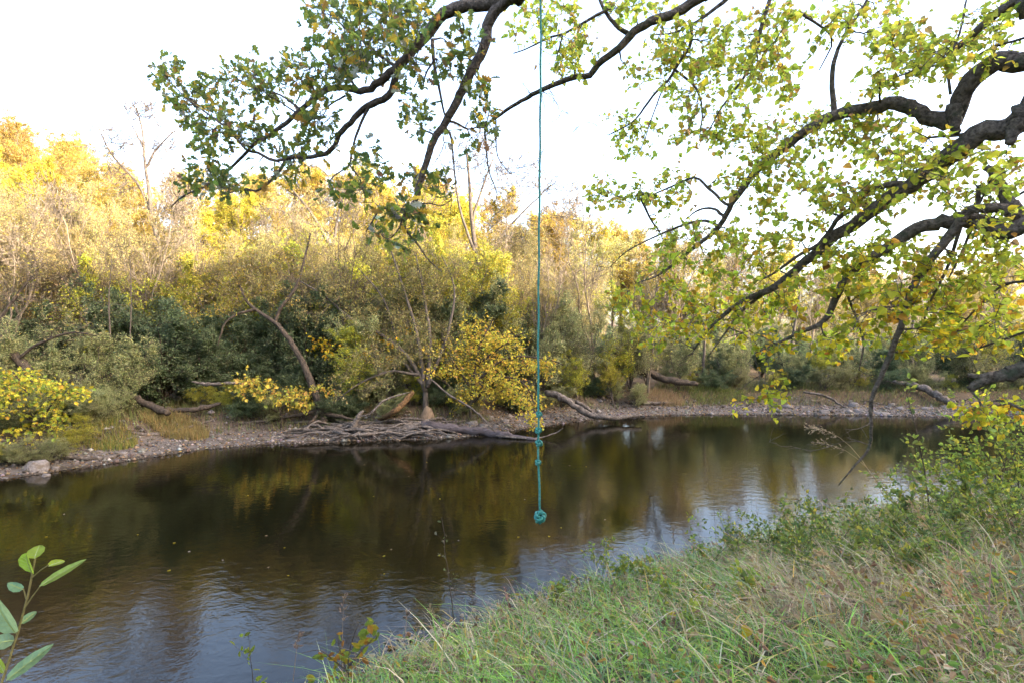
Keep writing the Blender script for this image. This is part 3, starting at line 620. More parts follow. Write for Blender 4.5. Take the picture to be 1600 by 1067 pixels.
li.limb([(1040, 128), (1020, 180), (1005, 225), (990, 250)], 5.1, 5.5, 3, 1.5)
li.limb([(1205, -5), (1190, 40), (1180, 90), (1160, 125), (1130, 165), (1110, 200), (1096, 220)], 4.9, 5.3, 8, 2)
li.limb([(1140, -5), (1110, 20), (1060, 50), (1020, 55)], 4.9, 5.1, 8, 2)
li.limb([(1485, 148), (1482, 100), (1500, 50), (1510, 0)], 4.2, 4.2, 5, 3)
for pts in ([(1600, 300), (1560, 330), (1520, 400)], [(1600, 440), (1560, 450), (1510, 500), (1480, 540)], [(1600, 520), (1540, 540), (1490, 560)], [(1600, 640), (1560, 625), (1520, 640)], [(1250, 20), (1300, 60), (1280, 110)], [(1480, 100), (1430, 110), (1380, 130)], [(1600, 60), (1540, 80), (1480, 120)]):
    li.limb(pts, 4.1, 4.6, 5, 2)
ell = [(825, 35, 36, 30, 12), (880, 40, 40, 40, 16), (905, 85, 30, 22, 10), (880, 105, 22, 12, 5), (985, 15, 60, 18, 14), (1040, 85, 40, 40, 18), (1000, 110, 24, 30, 7), (1095, 70, 50, 50, 24), (1125, 120, 50, 40, 20), (1065, 155, 36, 26, 12), (975, 195, 40, 18, 10), (990, 235, 26, 14, 6), (1085, 205, 50, 26, 14), (1170, 60, 50, 60, 26), (1200, 150, 50, 50, 22), (1160, 220, 50, 34, 20), (1235, 90, 40, 40, 8), (1370, 30, 70, 34, 24), (1270, 25, 50, 24, 10), (1440, 80, 60, 50, 30), (1380, 110, 50, 40, 16), (1540, 55, 56, 50, 24), (1320, 205, 70, 34, 26), (1240, 240, 60, 40, 24), (1390, 225, 60, 36, 22), (1170, 280, 50, 34, 18), (935, 300, 24, 12, 8), (985, 308, 34, 18, 10), (1050, 300, 44, 30, 14), (1100, 380, 70, 30, 22), (1030, 410, 50, 28, 10), (1180, 390, 60, 36, 22), (1250, 330, 70, 40, 26), (1100, 455, 70, 30, 26), (990, 470, 44, 24, 11), (1030, 515, 44, 24, 13), (1090, 505, 50, 34, 20), (1200, 475, 60, 34, 24), (1190, 540, 50, 24, 8), (1300, 430, 70, 44, 28), (1395, 420, 70, 50, 32), (1480, 440, 60, 60, 30), (1555, 430, 50, 60, 24), (1490, 520, 56, 30, 20), (1565, 515, 36, 30, 12), (1545, 640, 50, 14, 14), (1430, 510, 50, 44, 20), (1375, 300, 70, 40, 24), (1470, 270, 60, 50, 24), (1555, 270, 46, 50, 18), (1555, 350, 40, 30, 10), (1290, 540, 50, 30, 10), (1340, 520, 40, 30, 10), (1200, 620, 22, 20, 4), (1240, 600, 20, 14, 2), (1160, 625, 16, 8, 2), (1300, 300, 60, 30, 14)]
li.dens = 1.2; tw, twr = li.twigs(ell, 0.4); li.dens = 1.0
a, r = li.shoots(tw, twr, 3, 0.19, t=(0.3, 1), ang=48, taper=0.2)
p1 = on_twigs(a, 4, 0.012, (0.15, 1), 1.3, 0.6); p2 = on_twigs(tw, 4, 0.015, (0.35, 1), 1.3, 0.6)
pos, D, Nn = (np.vstack([u, v]) for u, v in zip(p1, p2))
D[:, 2] -= 0.25; D = unit(D)
low = sstep(4.2, 3.0, pos[:, 2])                       # the lower, outer sprays have turned further
cl = pick_cols(len(pos), [((0.60, 0.70, 0.10), 5), ((0.46, 0.60, 0.08), 4), ((0.72, 0.72, 0.10), 3), ((0.84, 0.66, 0.09), 2), ((0.62, 0.42, 0.16), 0.9), ((0.75, 0.46, 0.10), 0.5)])
cl2 = pick_cols(len(pos), [((0.58, 0.62, 0.06), 4), ((0.80, 0.66, 0.05), 5), ((0.80, 0.48, 0.05), 1.4), ((0.40, 0.50, 0.06), 3), ((0.60, 0.28, 0.05), 0.4)])
cl = np.where((rng.uniform(0, 1, len(pos)) < low * 0.9)[:, None], cl2, cl)
bw = [(840, 170, 40, 30, 7), (870, 190, 40, 24, 6), (790, 270, 30, 30, 4), (830, 140, 20, 16, 3), (1180, 600, 40, 40, 5), (1300, 690, 40, 30, 5), (1100, 560, 60, 30, 8), (960, 420, 40, 30, 6), (1250, 560, 40, 30, 5), (1380, 610, 40, 50, 5), (1200, 690, 10, 30, 2)]
btw, btr = li.twigs(bw, 0.15, 0.005)
li.shoots(btw, btr, 3, 0.22, t=(0.2, 1), ang=40, taper=0.3)
finish_tree('linden_tree', li, lb, (pos, D, Nn, 0.044 * np.clip(1 + 0.36 * rng.standard_normal(len(pos)), 0.45, 1.7), cl), HEART, M_bark_linden,
            'overhanging tree with arching dark limbs and heart shaped green to yellow leaves', 'tree', 300)

# ---- far trees with a shape of their own
def far_tree(name, limbs, ells, label, pal=None, bark=M_bark_grey, size=0.08, shoots=(4, 0.5), lp=(3, 4), base=None, shape=SMALL, dj=0.5, cat='tree', trop=0.05, sub=None, rmax=0.02, rmin=0.0035):
    t = Traced()
    for lb_ in limbs: t.limb(*lb_, k=7)
    q0 = t.nodes[0][0]; b = (q0[0], q0[1], gz(q0[0], q0[1]) - 0.05)
    if q0[2] > b[2] + 0.05: t.T.add(np.array([[b[0], b[1], b[2]], q0]), np.array([t.nr[0][0] * 1.2, t.nr[0][0]]), 7)
    tw, tr_ = t.twigs(ells, dj, rmax, 0, 3); tr_ = np.maximum(tr_, rmin); t.T.add(tw, tr_, 3)
    a, r = sprout(tw, tr_, shoots[0], (0.25, 1), 38, 12, shoots[1], 0.3, 0.3, trop, 0.2, 4, 0.6, absl=True)
    t.T.add(a, np.maximum(r, rmin), 3)
    if sub:
        a2, r2 = sprout(a, r, sub[0], (0.2, 1), 38, 12, sub[1], 0.3, 0.3, trop, 0.2, 4, 0.6, absl=True); t.T.add(a2, np.maximum(r2, rmin * 0.8), 3)
    leaves = None
    if pal:
        src = a2 if sub else a
        p1 = on_twigs(src, lp[0], 0.04); p2 = on_twigs(tw, lp[1], 0.05, (0.3, 1))
        pos, D, Nn = (np.vstack([u, v]) for u, v in zip(p1, p2))
        leaves = (pos, D, Nn, size * np.clip(1 + 0.3 * rng.standard_normal(len(pos)), 0.4, 2), pick_cols(len(pos), pal))
    return finish_tree(name, t, b, leaves, shape, bark, label, cat, 0, mat=M_leaf_far)

far_tree('bare_tree', [([(266, 520), (265, 460), (256, 400), (240, 350), (233, 300), (226, 250), (222, 200), (212, 170), (206, 160)], 25, 25, 11, 1.5), ([(240, 345), (222, 300), (205, 275), (172, 238), (150, 190)], 25, 25.4, 5, 1.5), ([(229, 262), (240, 240), (262, 215), (274, 205)], 25, 24.6, 4, 1.5), ([(224, 230), (205, 195), (190, 175)], 25, 25.4, 3, 1.2)],
         [(215, 200, 40, 40, 16), (170, 220, 26, 34, 12), (255, 225, 26, 24, 10), (190, 270, 30, 30, 8), (245, 300, 30, 40, 8)], 'tall leafless tree with bare twigs against the sky', None, M_bark_grey, shoots=(4, 0.9), sub=(4, 0.5), rmin=0.012)
far_tree('leaning_tree', [([(506, 650), (498, 628), (490, 606), (475, 570), (455, 535), (430, 505), (400, 485), (385, 470), (372, 440)], 16.6, 17.2, 13, 3), ([(430, 503), (440, 480), (462, 450), (476, 405), (485, 365)], 17, 17.5, 6, 2.5), ([(398, 484), (375, 490), (352, 505), (340, 540)], 17, 16.6, 5, 1.5), ([(504, 640), (475, 646), (440, 652)], 16.6, 16.4, 9, 3), ([(506, 645), (530, 650), (552, 655)], 16.6, 16.4, 9, 3), ([(500, 640), (490, 655), (480, 662)], 16.6, 16.2, 8, 3)],
         [(340, 470, 50, 24, 22), (390, 440, 40, 30, 18), (300, 490, 30, 12, 8), (380, 390, 50, 40, 14), (450, 400, 40, 40, 12), (440, 470, 20, 20, 6)], 'dark trunk leaning over the shore with exposed roots and pale yellow leaves', [((0.55, 0.44, 0.08), 4), ((0.40, 0.38, 0.06), 3), ((0.5, 0.42, 0.22), 2)], M_bark_dark, 0.085, (4, 0.45), (4, 4))
far_tree('forked_tree', [([(770, 480), (765, 455), (745, 400), (736, 330), (733, 280), (728, 230)], 24, 24.4, 11, 3), ([(742, 395), (722, 340), (712, 290), (708, 240)], 24, 23.8, 5, 2), ([(738, 345), (755, 290), (770, 250)], 24.2, 24.6, 5, 2), ([(750, 410), (800, 350), (850, 300)], 24.2, 24.6, 4, 2)],
         [(735, 240, 30, 40, 14), (770, 260, 30, 40, 14), (820, 290, 40, 40, 16), (870, 320, 26, 40, 12), (700, 270, 20, 40, 8), (790, 350, 40, 30, 8)], 'grey half bare forked tree rising above the far thicket', [((0.45, 0.34, 0.12), 3), ((0.3, 0.22, 0.15), 2)], M_bark_grey, 0.06, (5, 1.0), (1, 0), sub=(4, 0.5), rmin=0.010)
far_tree('slanting_tree', [([(590, 520), (560, 460), (535, 420), (505, 365), (480, 325), (455, 295)], 21, 22, 10, 3), ([(520, 390), (530, 330), (545, 280)], 21.5, 22, 5, 2), ([(500, 355), (470, 345), (440, 330)], 21.6, 21.6, 4, 2)],
         [(470, 300, 50, 30, 16), (540, 290, 40, 40, 14), (440, 330, 30, 24, 10), (510, 340, 50, 40, 12)], 'slanting tree with thin tan foliage behind the leaning trunk', PALE, M_bark_grey, 0.07, (5, 0.9), (3, 2), sub=(3, 0.4))
far_tree('arching_willow', [([(665, 612), (650, 575), (625, 545), (590, 520), (550, 500), (510, 465), (470, 440)], 17.6, 18.4, 8, 2), ([(662, 605), (655, 540), (640, 480), (620, 420), (605, 370)], 17.6, 18.6, 7, 2), ([(668, 605), (672, 530), (660, 450), (650, 400)], 17.6, 18.8, 7, 2), ([(660, 600), (630, 560), (600, 470), (560, 420)], 17.6, 18.6, 6, 2), ([(670, 600), (700, 520), (710, 450), (690, 400)], 17.6, 19, 6, 2), ([(655, 585), (610, 580), (560, 600), (520, 630)], 17.5, 16.8, 5, 1.5)],
         [(500, 470, 50, 40, 24), (560, 450, 50, 50, 30), (610, 410, 50, 50, 30), (650, 430, 40, 50, 26), (600, 510, 60, 40, 34), (690, 440, 40, 50, 22), (630, 560, 50, 30, 24), (560, 580, 50, 30, 18), (690, 540, 30, 40, 14)], 'arching pale willow fanning out of a broken stump on the shore', [((0.44, 0.38, 0.15), 4), ((0.34, 0.33, 0.11), 4), ((0.55, 0.45, 0.12), 2)], M_bark_grey, 0.062, (6, 0.55), (7, 4), trop=0.08, sub=(2, 0.3))
far_tree('maple_shrub', [([(735, 640), (740, 590), (750, 540), (770, 500)], 17.8, 18.2, 5, 2), ([(735, 640), (700, 600), (670, 580)], 17.8, 17.6, 4, 1.5), ([(738, 630), (780, 590), (820, 600), (840, 645)], 17.8, 16.6, 5, 1.5), ([(740, 600), (790, 560), (850, 560), (880, 570)], 17.8, 17.4, 5, 1.5), ([(738, 610), (700, 550), (690, 520)], 17.8, 18, 4, 1.5), ([(745, 570), (800, 530), (820, 520)], 18, 18.2, 4, 1.5)],
         [(745, 515, 36, 14, 22), (700, 545, 34, 16, 20), (770, 545, 50, 12, 34), (725, 580, 50, 12, 34), (690, 580, 28, 12, 14), (800, 570, 56, 12, 36), (850, 570, 30, 10, 16), (770, 600, 50, 12, 34), (815, 615, 34, 14, 26), (830, 645, 16, 16, 16), (740, 620, 40, 10, 18), (790, 530, 30, 10, 14)], 'golden maple shrub with layered sprays drooping to the water behind the rope', [((0.95, 0.76, 0.09), 5), ((0.82, 0.76, 0.09), 4), ((0.85, 0.52, 0.10), 1.1), ((0.46, 0.54, 0.08), 2.0)], M_bark_dark, 0.07, (4, 0.5), (5, 2), shape=MAPLE, dj=0.45, cat='shrub', trop=0)
far_tree('maple_shrub', [([(60, 690), (50, 650), (40, 610), (20, 580)], 13.0, 13.1, 4, 2), ([(58, 670), (90, 620), (125, 612)], 13.0, 12.5, 3, 1.5), ([(55, 660), (10, 640), (-40, 640)], 13.0, 12.5, 3, 1.5), ([(56, 680), (30, 670), (-10, 680)], 13.0, 12.3, 2, 1.5), ([(58, 680), (75, 665), (85, 672)], 13.0, 12.5, 2, 1.5)],
         [(15, 584, 34, 5, 16), (45, 600, 46, 6, 26), (112, 614, 26, 6, 16), (80, 606, 20, 5, 8), (0, 618, 40, 6, 18), (62, 634, 30, 5, 13), (20, 648, 46, 6, 20), (60, 668, 34, 6, 16), (15, 682, 44, 7, 16), (-40, 640, 40, 30, 16), (95, 650, 14, 8, 3)], 'bright yellow maple shrub beside the boulders at the river bend', [((0.66, 0.50, 0.05), 5), ((0.50, 0.48, 0.05), 4), ((0.62, 0.34, 0.06), 1.2), ((0.26, 0.32, 0.05), 3.4)], M_bark_dark, 0.078, (3, 0.3), (4, 2), shape=MAPLE, dj=0.6, cat='shrub', trop=0)
far_tree('maple_shrub', [([(440, 650), (430, 620), (410, 600), (395, 592)], 16.4, 16.2, 4, 1.5), ([(438, 640), (460, 620), (480, 622)], 16.4, 16.2, 4, 1.5), ([(438, 645), (400, 625), (375, 612)], 16.4, 16, 3, 1.5)],
         [(400, 602, 34, 9, 22), (440, 618, 40, 10, 26), (385, 615, 24, 8, 10), (470, 630, 24, 10, 12), (510, 610, 20, 10, 6)], 'small yellow maple shrub beside the leaning trunk', MAPL, M_bark_dark, 0.09, (3, 0.35), (4, 3), shape=MAPLE, cat='shrub', trop=0)
far_tree('maple_shrub', [([(590, 600), (570, 570), (540, 550), (500, 540)], 18.4, 18, 4, 1.5), ([(590, 590), (600, 540), (590, 520)], 18.4, 18.6, 4, 1.5)],
         [(505, 545, 24, 10, 12), (540, 555, 30, 14, 16), (570, 535, 30, 14, 14), (590, 560, 30, 14, 14), (620, 520, 20, 10, 6)], 'orange tinted maple shrub under the arching willow', [((0.66, 0.36, 0.03), 4), ((0.5, 0.42, 0.04), 4)], M_bark_dark, 0.10, (3, 0.4), (4, 3), shape=MAPLE, cat='shrub', trop=0)
far_tree('dark_trunk_tree', [([(75, 625), (45, 580), (20, 550), (-10, 520), (-60, 460)], 14, 14.2, 18, 9), ([(30, 560), (55, 540), (110, 520), (150, 525)], 14, 14, 5, 1.5), ([(-10, 520), (20, 470), (60, 420)], 14.2, 14.6, 6, 2)],
         [(120, 520, 40, 20, 8), (60, 430, 40, 40, 14), (20, 450, 40, 40, 12), (90, 480, 40, 30, 8)], 'dark leaning trunk behind the bright yellow maple shrub', [((0.42, 0.36, 0.16), 3), ((0.5, 0.46, 0.06), 1)], M_bark_dark, 0.07, (5, 0.6), (3, 1))
for px, pts in ((205, [(205, 610), (203, 540), (205, 470), (203, 400)]), (560, [(172, 520), (170, 470), (175, 400)]), (0, [(1230, 600), (1240, 520), (1250, 450), (1235, 380)]), (0, [(1098, 600), (1100, 560), (1102, 520), (1108, 470)]), (0, [(1425, 590), (1422, 540), (1430, 480), (1440, 400)])):
    Y = 15.5 if pts[0][0] < 400 else 25
    far_tree('thin_stem_tree', [(pts, Y, Y, 6 if Y > 20 else 2.4, 1)], [(pts[-1][0], pts[-1][1], 30, 40, 10), (pts[2][0], pts[2][1], 26, 30, 6)], 'thin straight grey stem with a few fine twigs in the thicket' , [((0.45, 0.38, 0.15), 1)], M_bark_grey, 0.05, (4, 0.5), (1, 0), trop=0.12)['group'] = 'thin grey stems in the thicket'

# ------------------------------------------------------------------ logs, driftwood, stones on the far shore
def tube_thing(name, pts, r, mat, label, cat, group=None, k=9, bump=0.09, n=None):
    v = resample(np.column_stack([np.array(pts, float), np.array(r, float)]), n or max(14, 5 * len(pts)))
    v[:, 3] *= 1 + 0.1 * rng.standard_normal(len(v)); v[1:-1, :3] += 0.18 * v[1:-1, 3:4] * rng.standard_normal((len(v) - 2, 3))
    v[0, 3] *= 0.7
    b = v[0, :3].copy(); T = Tubes(); T.add(v[:, :3] - b, v[:, 3], k, bump, cap=True)
    o = link(name, T.mesh(name), mat=mat); o.location = b
    return tag(o, label, cat, group)
def lift(px, py, dz, Y=None):
    p = hit(px, py) if Y is None else P(px, py, Y)
    return (p[0], p[1], max(p[2], 0) + dz)
o = tube_thing('fallen_log', [lift(658, 672, .2), lift(700, 676, .16), lift(750, 680, .12), lift(800, 684, .05), lift(838, 687, 0.0)], [.13, .14, .12, .09, .05], M_log, 'smooth purple grey log sloping into the river behind the rope', 'log')
tube_thing('fallen_log', [P(852, 612, 19.6), P(880, 622, 19.3), P(905, 638, 19.1), P(925, 648, 18.9), P(960, 652, 18.9), P(1002, 648, 19.2)], [.13, .13, .12, .11, .1, .05], M_drift, 'bent grey log lying down the bank to the water, near the golden maple', 'log')
tube_thing('fallen_log', [P(865, 618, 19.8), P(900, 628, 19.6), P(925, 642, 19.4)], [.07, .08, .05], M_drift, 'short pale log lying against the bent grey log', 'log')
tube_thing('fallen_log', [lift(985, 632, .12), lift(1020, 634, .12), lift(1052, 633, .1)], [.08, .09, .05], M_drift, 'pale driftwood log on the gravel below the tan grass', 'log')
tube_thing('fallen_log', [P(985, 575, 23.4), P(1020, 585, 23.2), P(1050, 595, 23.0), P(1090, 600, 22.8)], [.16, .17, .15, .1], M_bark_dark, 'dark fallen trunk behind the tan grass patch', 'log')
tube_thing('fallen_log', [P(1395, 596, 23), P(1430, 602, 22.8), P(1460, 615, 22.4), P(1490, 632, 22)], [.08, .14, .17, .12], M_drift, 'broken grey trunk slumped on the bank above the stony shore', 'log')
tube_thing('fallen_branch', [P(1255, 612, 22.6), P(1290, 618, 22.4), P(1310, 630, 22.2), P(1325, 640, 22)], [.04, .06, .05, .03], M_drift, 'bare pale branch reaching down to the round boulder', 'branch')
tube_thing('fallen_log', [P(190, 613, 15.4), P(220, 625, 15.4), P(245, 638, 15.2), P(262, 645, 15.0)], [.06, .10, .11, .08], M_bark_dark, 'dark slanting trunk beside the ochre grass clump', 'log')
tube_thing('fallen_log', [lift(258, 646, .12), P(300, 640, 15.6), P(345, 630, 16.0)], [.08, .08, .05], M_bark_dark, 'rotting log lying behind the ochre grass clump', 'log')
tube_thing('fallen_branch', [P(300, 596, 16.2), P(325, 600, 16.2), P(352, 599, 16.2), P(378, 598, 16.2)], [.03, .06, .05, .04], M_drift, 'pale broken branch jutting from the dark shrubs', 'branch')
tube_thing('rotten_log', [lift(592, 660, .1), P(612, 645, 16.4), P(628, 632, 16.6), P(645, 612, 17.0)], [.07, .09, .1, .08], M_rust, 'rusty brown rotten log propped against the bank', 'log')
tube_thing('tree_stump', [lift(548, 676, .0), P(553, 664, 16.0), P(560, 650, 16.1), P(568, 641, 16.2)], [.16, .10, .07, .035], M_drift, 'grey root stump standing in the driftwood pile', 'stump')
tube_thing('fallen_branch', [lift(205, 678, .05), lift(240, 682, .06), lift(270, 676, .06), lift(300, 670, .08), lift(335, 660, .1)], [.03, .05, .045, .04, .02], M_drift, 'long bleached branch on the gravel beside the ochre grass', 'branch')
tube_thing('fallen_branch', [lift(85, 715, .05), lift(130, 720, .06), lift(165, 719, .06), lift(198, 708, .05)], [.03, .045, .04, .02], M_drift, 'crooked branch lying at the waterline by the pale boulders', 'branch')
tube_thing('fallen_branch', [lift(178, 700, .05), lift(200, 690, .08), lift(222, 683, .1)], [.02, .025, .015], M_drift, 'short slanting stick on the gravel beside the pale boulders', 'branch')
tube_thing('fallen_branch', [lift(370, 664, .06), lift(410, 661, .07), lift(450, 655, .1), lift(475, 654, .1)], [.03, .045, .045, .02], M_drift, 'thin grey branch on the gravel near the leaning trunk', 'branch')
tube_thing('fallen_branch', [P(640, 612, 16.6), P(600, 625, 16.2), P(580, 645, 16.0), P(562, 650, 15.9)], [.02, .035, .035, .02], M_drift, 'bleached forked branch arching above the driftwood pile', 'branch')
tube_thing('fallen_branch', [P(665, 585, 17), P(700, 615, 16.9), P(740, 640, 16.6), P(775, 675, 16.1)], [.02, .03, .03, .015], M_drift, 'thin bare branch slanting from the stump down to the log', 'branch')
tube_thing('fallen_branch', [lift(775, 683, .05), lift(815, 686, .04), P(840, 684, 15.8), P(868, 676, 15.9), P(880, 668, 15.9)], [.03, .03, .022, .018, .008], M_drift, 'forked snag poking out of the water behind the rope', 'branch')
tube_thing('fallen_branch', [lift(700, 668, .12), lift(690, 662, .2), P(672, 655, 16.3)], [.04, .05, .03], M_drift, 'short weathered branch above the purple grey log', 'branch')
for i in range(52):                                                  # the driftwood pile
    x0 = rng.uniform(435, 640); y0 = rng.uniform(664, 686); L = rng.uniform(40, 130); s = rng.choice([-1, 1]) * rng.uniform(0.02, 0.14)
    pts = [];
    for q in np.linspace(0, 1, 5):
        px = x0 + L * q; py = np.clip(y0 + s * L * (q - 0.5) + rng.uniform(-3, 3), 656, 689)
        pts.append(lift(px, py, 0.04 + 0.2 * math.sin(q * 3.1) * rng.uniform(0.2, 1.1) + 0.05 * rng.uniform()))
    r = rng.uniform(.022, .06)
    tube_thing('driftwood_branch', pts, [r * .6, r, r * .9, r * .75, r * .35], M_drift, 'weathered grey branch in the driftwood pile below the leaning trunk', 'driftwood', 'driftwood pile branches', 6)

def stone_mesh(name, flat=0.6, sub=2, rough=0.16, cut=(0.5, 0.95)):
    import bmesh
    bm = bmesh.new(); bmesh.ops.create_icosphere(bm, subdivisions=sub, radius=1)
    dirs = unit(rng.standard_normal((9, 3))); off = rng.uniform(*cut, 9)
    for v in bm.verts:
        p = np.array(v.co)
        for d, o_ in zip(dirs, off):
            h = p @ d
            if h > o_: p = p - d * (h - o_) * 0.85
        v.co = p * np.array([1, 0.8, flat]) * (1 + rough * 0.3 * rng.standard_normal())
    me = bpy.data.meshes.new(name); bm.to_mesh(me); bm.free()
    for f in me.polygons: f.use_smooth = True
    me.materials.append(M_stone); return me
STN = [stone_mesh('stone', f) for f in (0.5, 0.6, 0.7, 0.45, 0.55, 0.75)]
def stone(px, py, wpx_, label, group=None, name='stone', me=None, hscale=1.0, tilt=0.15):
    p = hit(px, py); wpx = wpx_ * (0.72 if px > 1000 else 0.92); r = wpx / 2 / F * p[1]
    o = link(name, me or STN[rng.integers(len(STN))]); o.location = (p[0], p[1] + r * 0.4, max(p[2], -0.02) + r * 0.08 * hscale)
    o.rotation_euler = (rng.uniform(-tilt, tilt), rng.uniform(-tilt, tilt), rng.uniform(-0.5, 0.5)); o.scale = (r, r, r * hscale)
    return tag(o, label, 'rock', group)
stone(50, 736, 48, 'large pale boulder at the waterline below the yellow maple', name='boulder', me=STN[1], hscale=1.15)
for px, py, w in ((82, 724, 15), (84, 733, 16), (103, 713, 17), (148, 720, 14), (152, 707, 15), (168, 705, 13), (190, 712, 22), (70, 745, 18), (5, 748, 12), (128, 728, 10)):
    stone(px, py, w, 'pale rounded stone on the shore near the large pale boulder', 'pale stones at the river bend')
stone(1337, 636, 26, 'round tan boulder on the stony shore', name='boulder', me=STN[2], hscale=1.1)
stone(1233, 637, 28, 'angular grey boulder on the gravel shore, dark on one side', name='boulder', me=STN[4])
stone(1384, 648, 36, 'flat pale slab stone at the waterline near the round tan boulder', name='boulder', me=STN[3], hscale=0.7)
stone(1170, 645, 22, 'pale boulder at the waterline below hanging yellow leaves', name='boulder', me=STN[0])
stone(455, 688, 24, 'wet blue grey stone at the waterline beside the driftwood pile', name='boulder', me=STN[3], hscale=0.5)
for px, py, w in ((1290, 645, 24), (1318, 646, 14), (1345, 645, 22), (1362, 641, 12), (1310, 636, 12), (1330, 628, 14), (1410, 640, 24), (1430, 646, 18), (1450, 640, 26), (1468, 648, 16), (1395, 634, 18), (1120, 640, 12), (1090, 641, 9), (1075, 636, 10), (1210, 642, 12), (1150, 636, 9), (1265, 645, 14), (1255, 637, 10), (1480, 637, 20), (1510, 642, 24), (1540, 636, 22), (1570, 640, 26), (1590, 632, 22)):
    stone(px, py, w, 'grey stone on the gravel shore under the hanging branches', 'stones on the stony shore')
for px, py, w in ((1023, 646, 14), (1040, 642, 10), (990, 640, 8), (850, 652, 14), (872, 650, 12), (920, 640, 9)):
    stone(px, py, w, 'pale stone on the gravel beside the bent grey log', 'stones beside the bent log')
for px, py, w in ((740, 652, 22), (765, 655, 20), (738, 664, 24), (720, 668, 14), (755, 666, 16), (790, 660, 16), (775, 668, 14), (800, 668, 10), (640, 665, 12)):
    stone(px, py, w, 'buff stone on the shore between the log and the golden maple', 'stones behind the log')
rk = stone_mesh('rock', 0.95, 2, 0.06, (0.3, 0.75)); rk.materials.clear(); rk.materials.append(M_tanrock)
o = stone(664, 664, 44, 'tall tan slab of rock leaning on the bank above the log', name='boulder', me=rk, hscale=1.5)

# pebbles, leaf litter: too many to count
def scatter_shore(n, wmax, x0=-13, x1=22):
    x = rng.uniform(x0, x1, n * 3); y = rng.uniform(8, 26, n * 3); s = sdist(x, y, FAR)
    k = (s > -0.12) & (s < wmax); return x[k][:n], y[k][:n]
x, y = scatter_shore(26000, 2.0); z = ground_z(x, y); m = len(x)
octa = np.array([[1, 0, 0], [0, 1, 0], [-1, 0, 0], [0, -1, 0], [0, 0, 0.7], [0, 0, -0.7]], float); of = np.array([[0, 1, 4], [1, 2, 4], [2, 3, 4], [3, 0, 4], [1, 0, 5], [2, 1, 5], [3, 2, 5], [0, 3, 5]])
r = np.exp(rng.normal(-3.55, 0.5, m)); rz = rng.uniform(0, 6.28, m); sh = rng.uniform(0.7, 1.3, (m, 6, 3))
V = octa[None] * sh * r[:, None, None]; cs, sn_ = np.cos(rz)[:, None], np.sin(rz)[:, None]
V = np.stack([V[..., 0] * cs - V[..., 1] * sn_, V[..., 0] * sn_ + V[..., 1] * cs, V[..., 2]], -1) + np.stack([x, y, z + 0.2 * r], 1)[:, None]
pc = pick_cols(m, [((0.19, 0.175, 0.16), 4), ((0.30, 0.27, 0.25), 1.6), ((0.13, 0.10, 0.075), 4), ((0.24, 0.17, 0.11), 1.5)], 0.3)
tag(link('pebbles', make_mesh('pebbles', V.reshape(-1, 3), [(np.arange(m)[:, None, None] * 6 + of[None]).reshape(-1, 3)], np.repeat(pc, 6, 0)), mat=M_pebble), 'grey and brown pebbles covering the far gravel shore', 'pebbles', kind='stuff')
x, y = scatter_shore(9000, 3.0); z = ground_z(x, y) + 0.02; m = len(x)
lm = leaf_mesh('fallen_leaves', np.stack([x, y, z], 1), unit(np.column_stack([rng.standard_normal((m, 2)), 0.15 * rng.standard_normal(m)])), unit(np.column_stack([0.35 * rng.standard_normal((m, 2)), np.ones(m)])), 0.06 * rng.uniform(0.6, 1.5, m), OVAL, pick_cols(m, [((0.42, 0.25, 0.08), 3), ((0.30, 0.17, 0.07), 4), ((0.5, 0.38, 0.1), 1.5), ((0.4, 0.33, 0.25), 2)]))
tag(link('fallen_leaves', lm, mat=M_leaf_far), 'brown and yellow fallen leaves strewn along the far shore', 'leaves', kind='stuff')

# ------------------------------------------------------------------ grass
def blades(x, y, h, w, lean, cols, seg=4, curl=0.5, spread=0.35):
    """x, y: roots; lean: mean (dx, dy) of the tip per unit height"""
    n = len(x); z = ground_z(x, y) - 0.02
    a = rng.uniform(0, 6.28, n); q = spread * np.abs(rng.standard_normal(n))
    L = np.column_stack([lean[0] + q * np.cos(a), lean[1] + q * np.sin(a)]) * h[:, None]   # lean: numbers or arrays
    hz = h / np.sqrt(1 + (L / h[:, None] ** 1).clip(-3, 3).__pow__(2).sum(1) * 0.6)
    fa = rng.uniform(0, 3.14, n); sd_ = np.column_stack([np.cos(fa), np.sin(fa), np.zeros(n)])
    V = np.empty((n, 2 * seg + 1, 3)); b = np.column_stack([x, y, z])
    cr = rng.uniform(0.3, 1.6, n) * curl
    for k in range(seg + 1):
        t = k / seg
        c = b + np.column_stack([L * (t ** 1.6)[..., None] if not np.isscalar(t) else L * t ** 1.6, hz * (t - 0.45 * cr * t ** 3)])
        if k < seg:
            ww = (w * (1 - 0.75 * t ** 1.5))[:, None] * sd_ * 0.5
            V[:, 2 * k] = c - ww; V[:, 2 * k + 1] = c + ww
        else: V[:, 2 * seg] = c
    base = (np.arange(n) * (2 * seg + 1))[:, None]
    fq = np.concatenate([base + np.array([[2 * k, 2 * k + 1, 2 * k + 3, 2 * k + 2]]) for k in range(seg - 1)])
    ft = base + np.array([[2 * seg - 2, 2 * seg - 1, 2 * seg]])
    return V.reshape(-1, 3), [fq, ft], np.repeat(cols, 2 * seg + 1, axis=0)

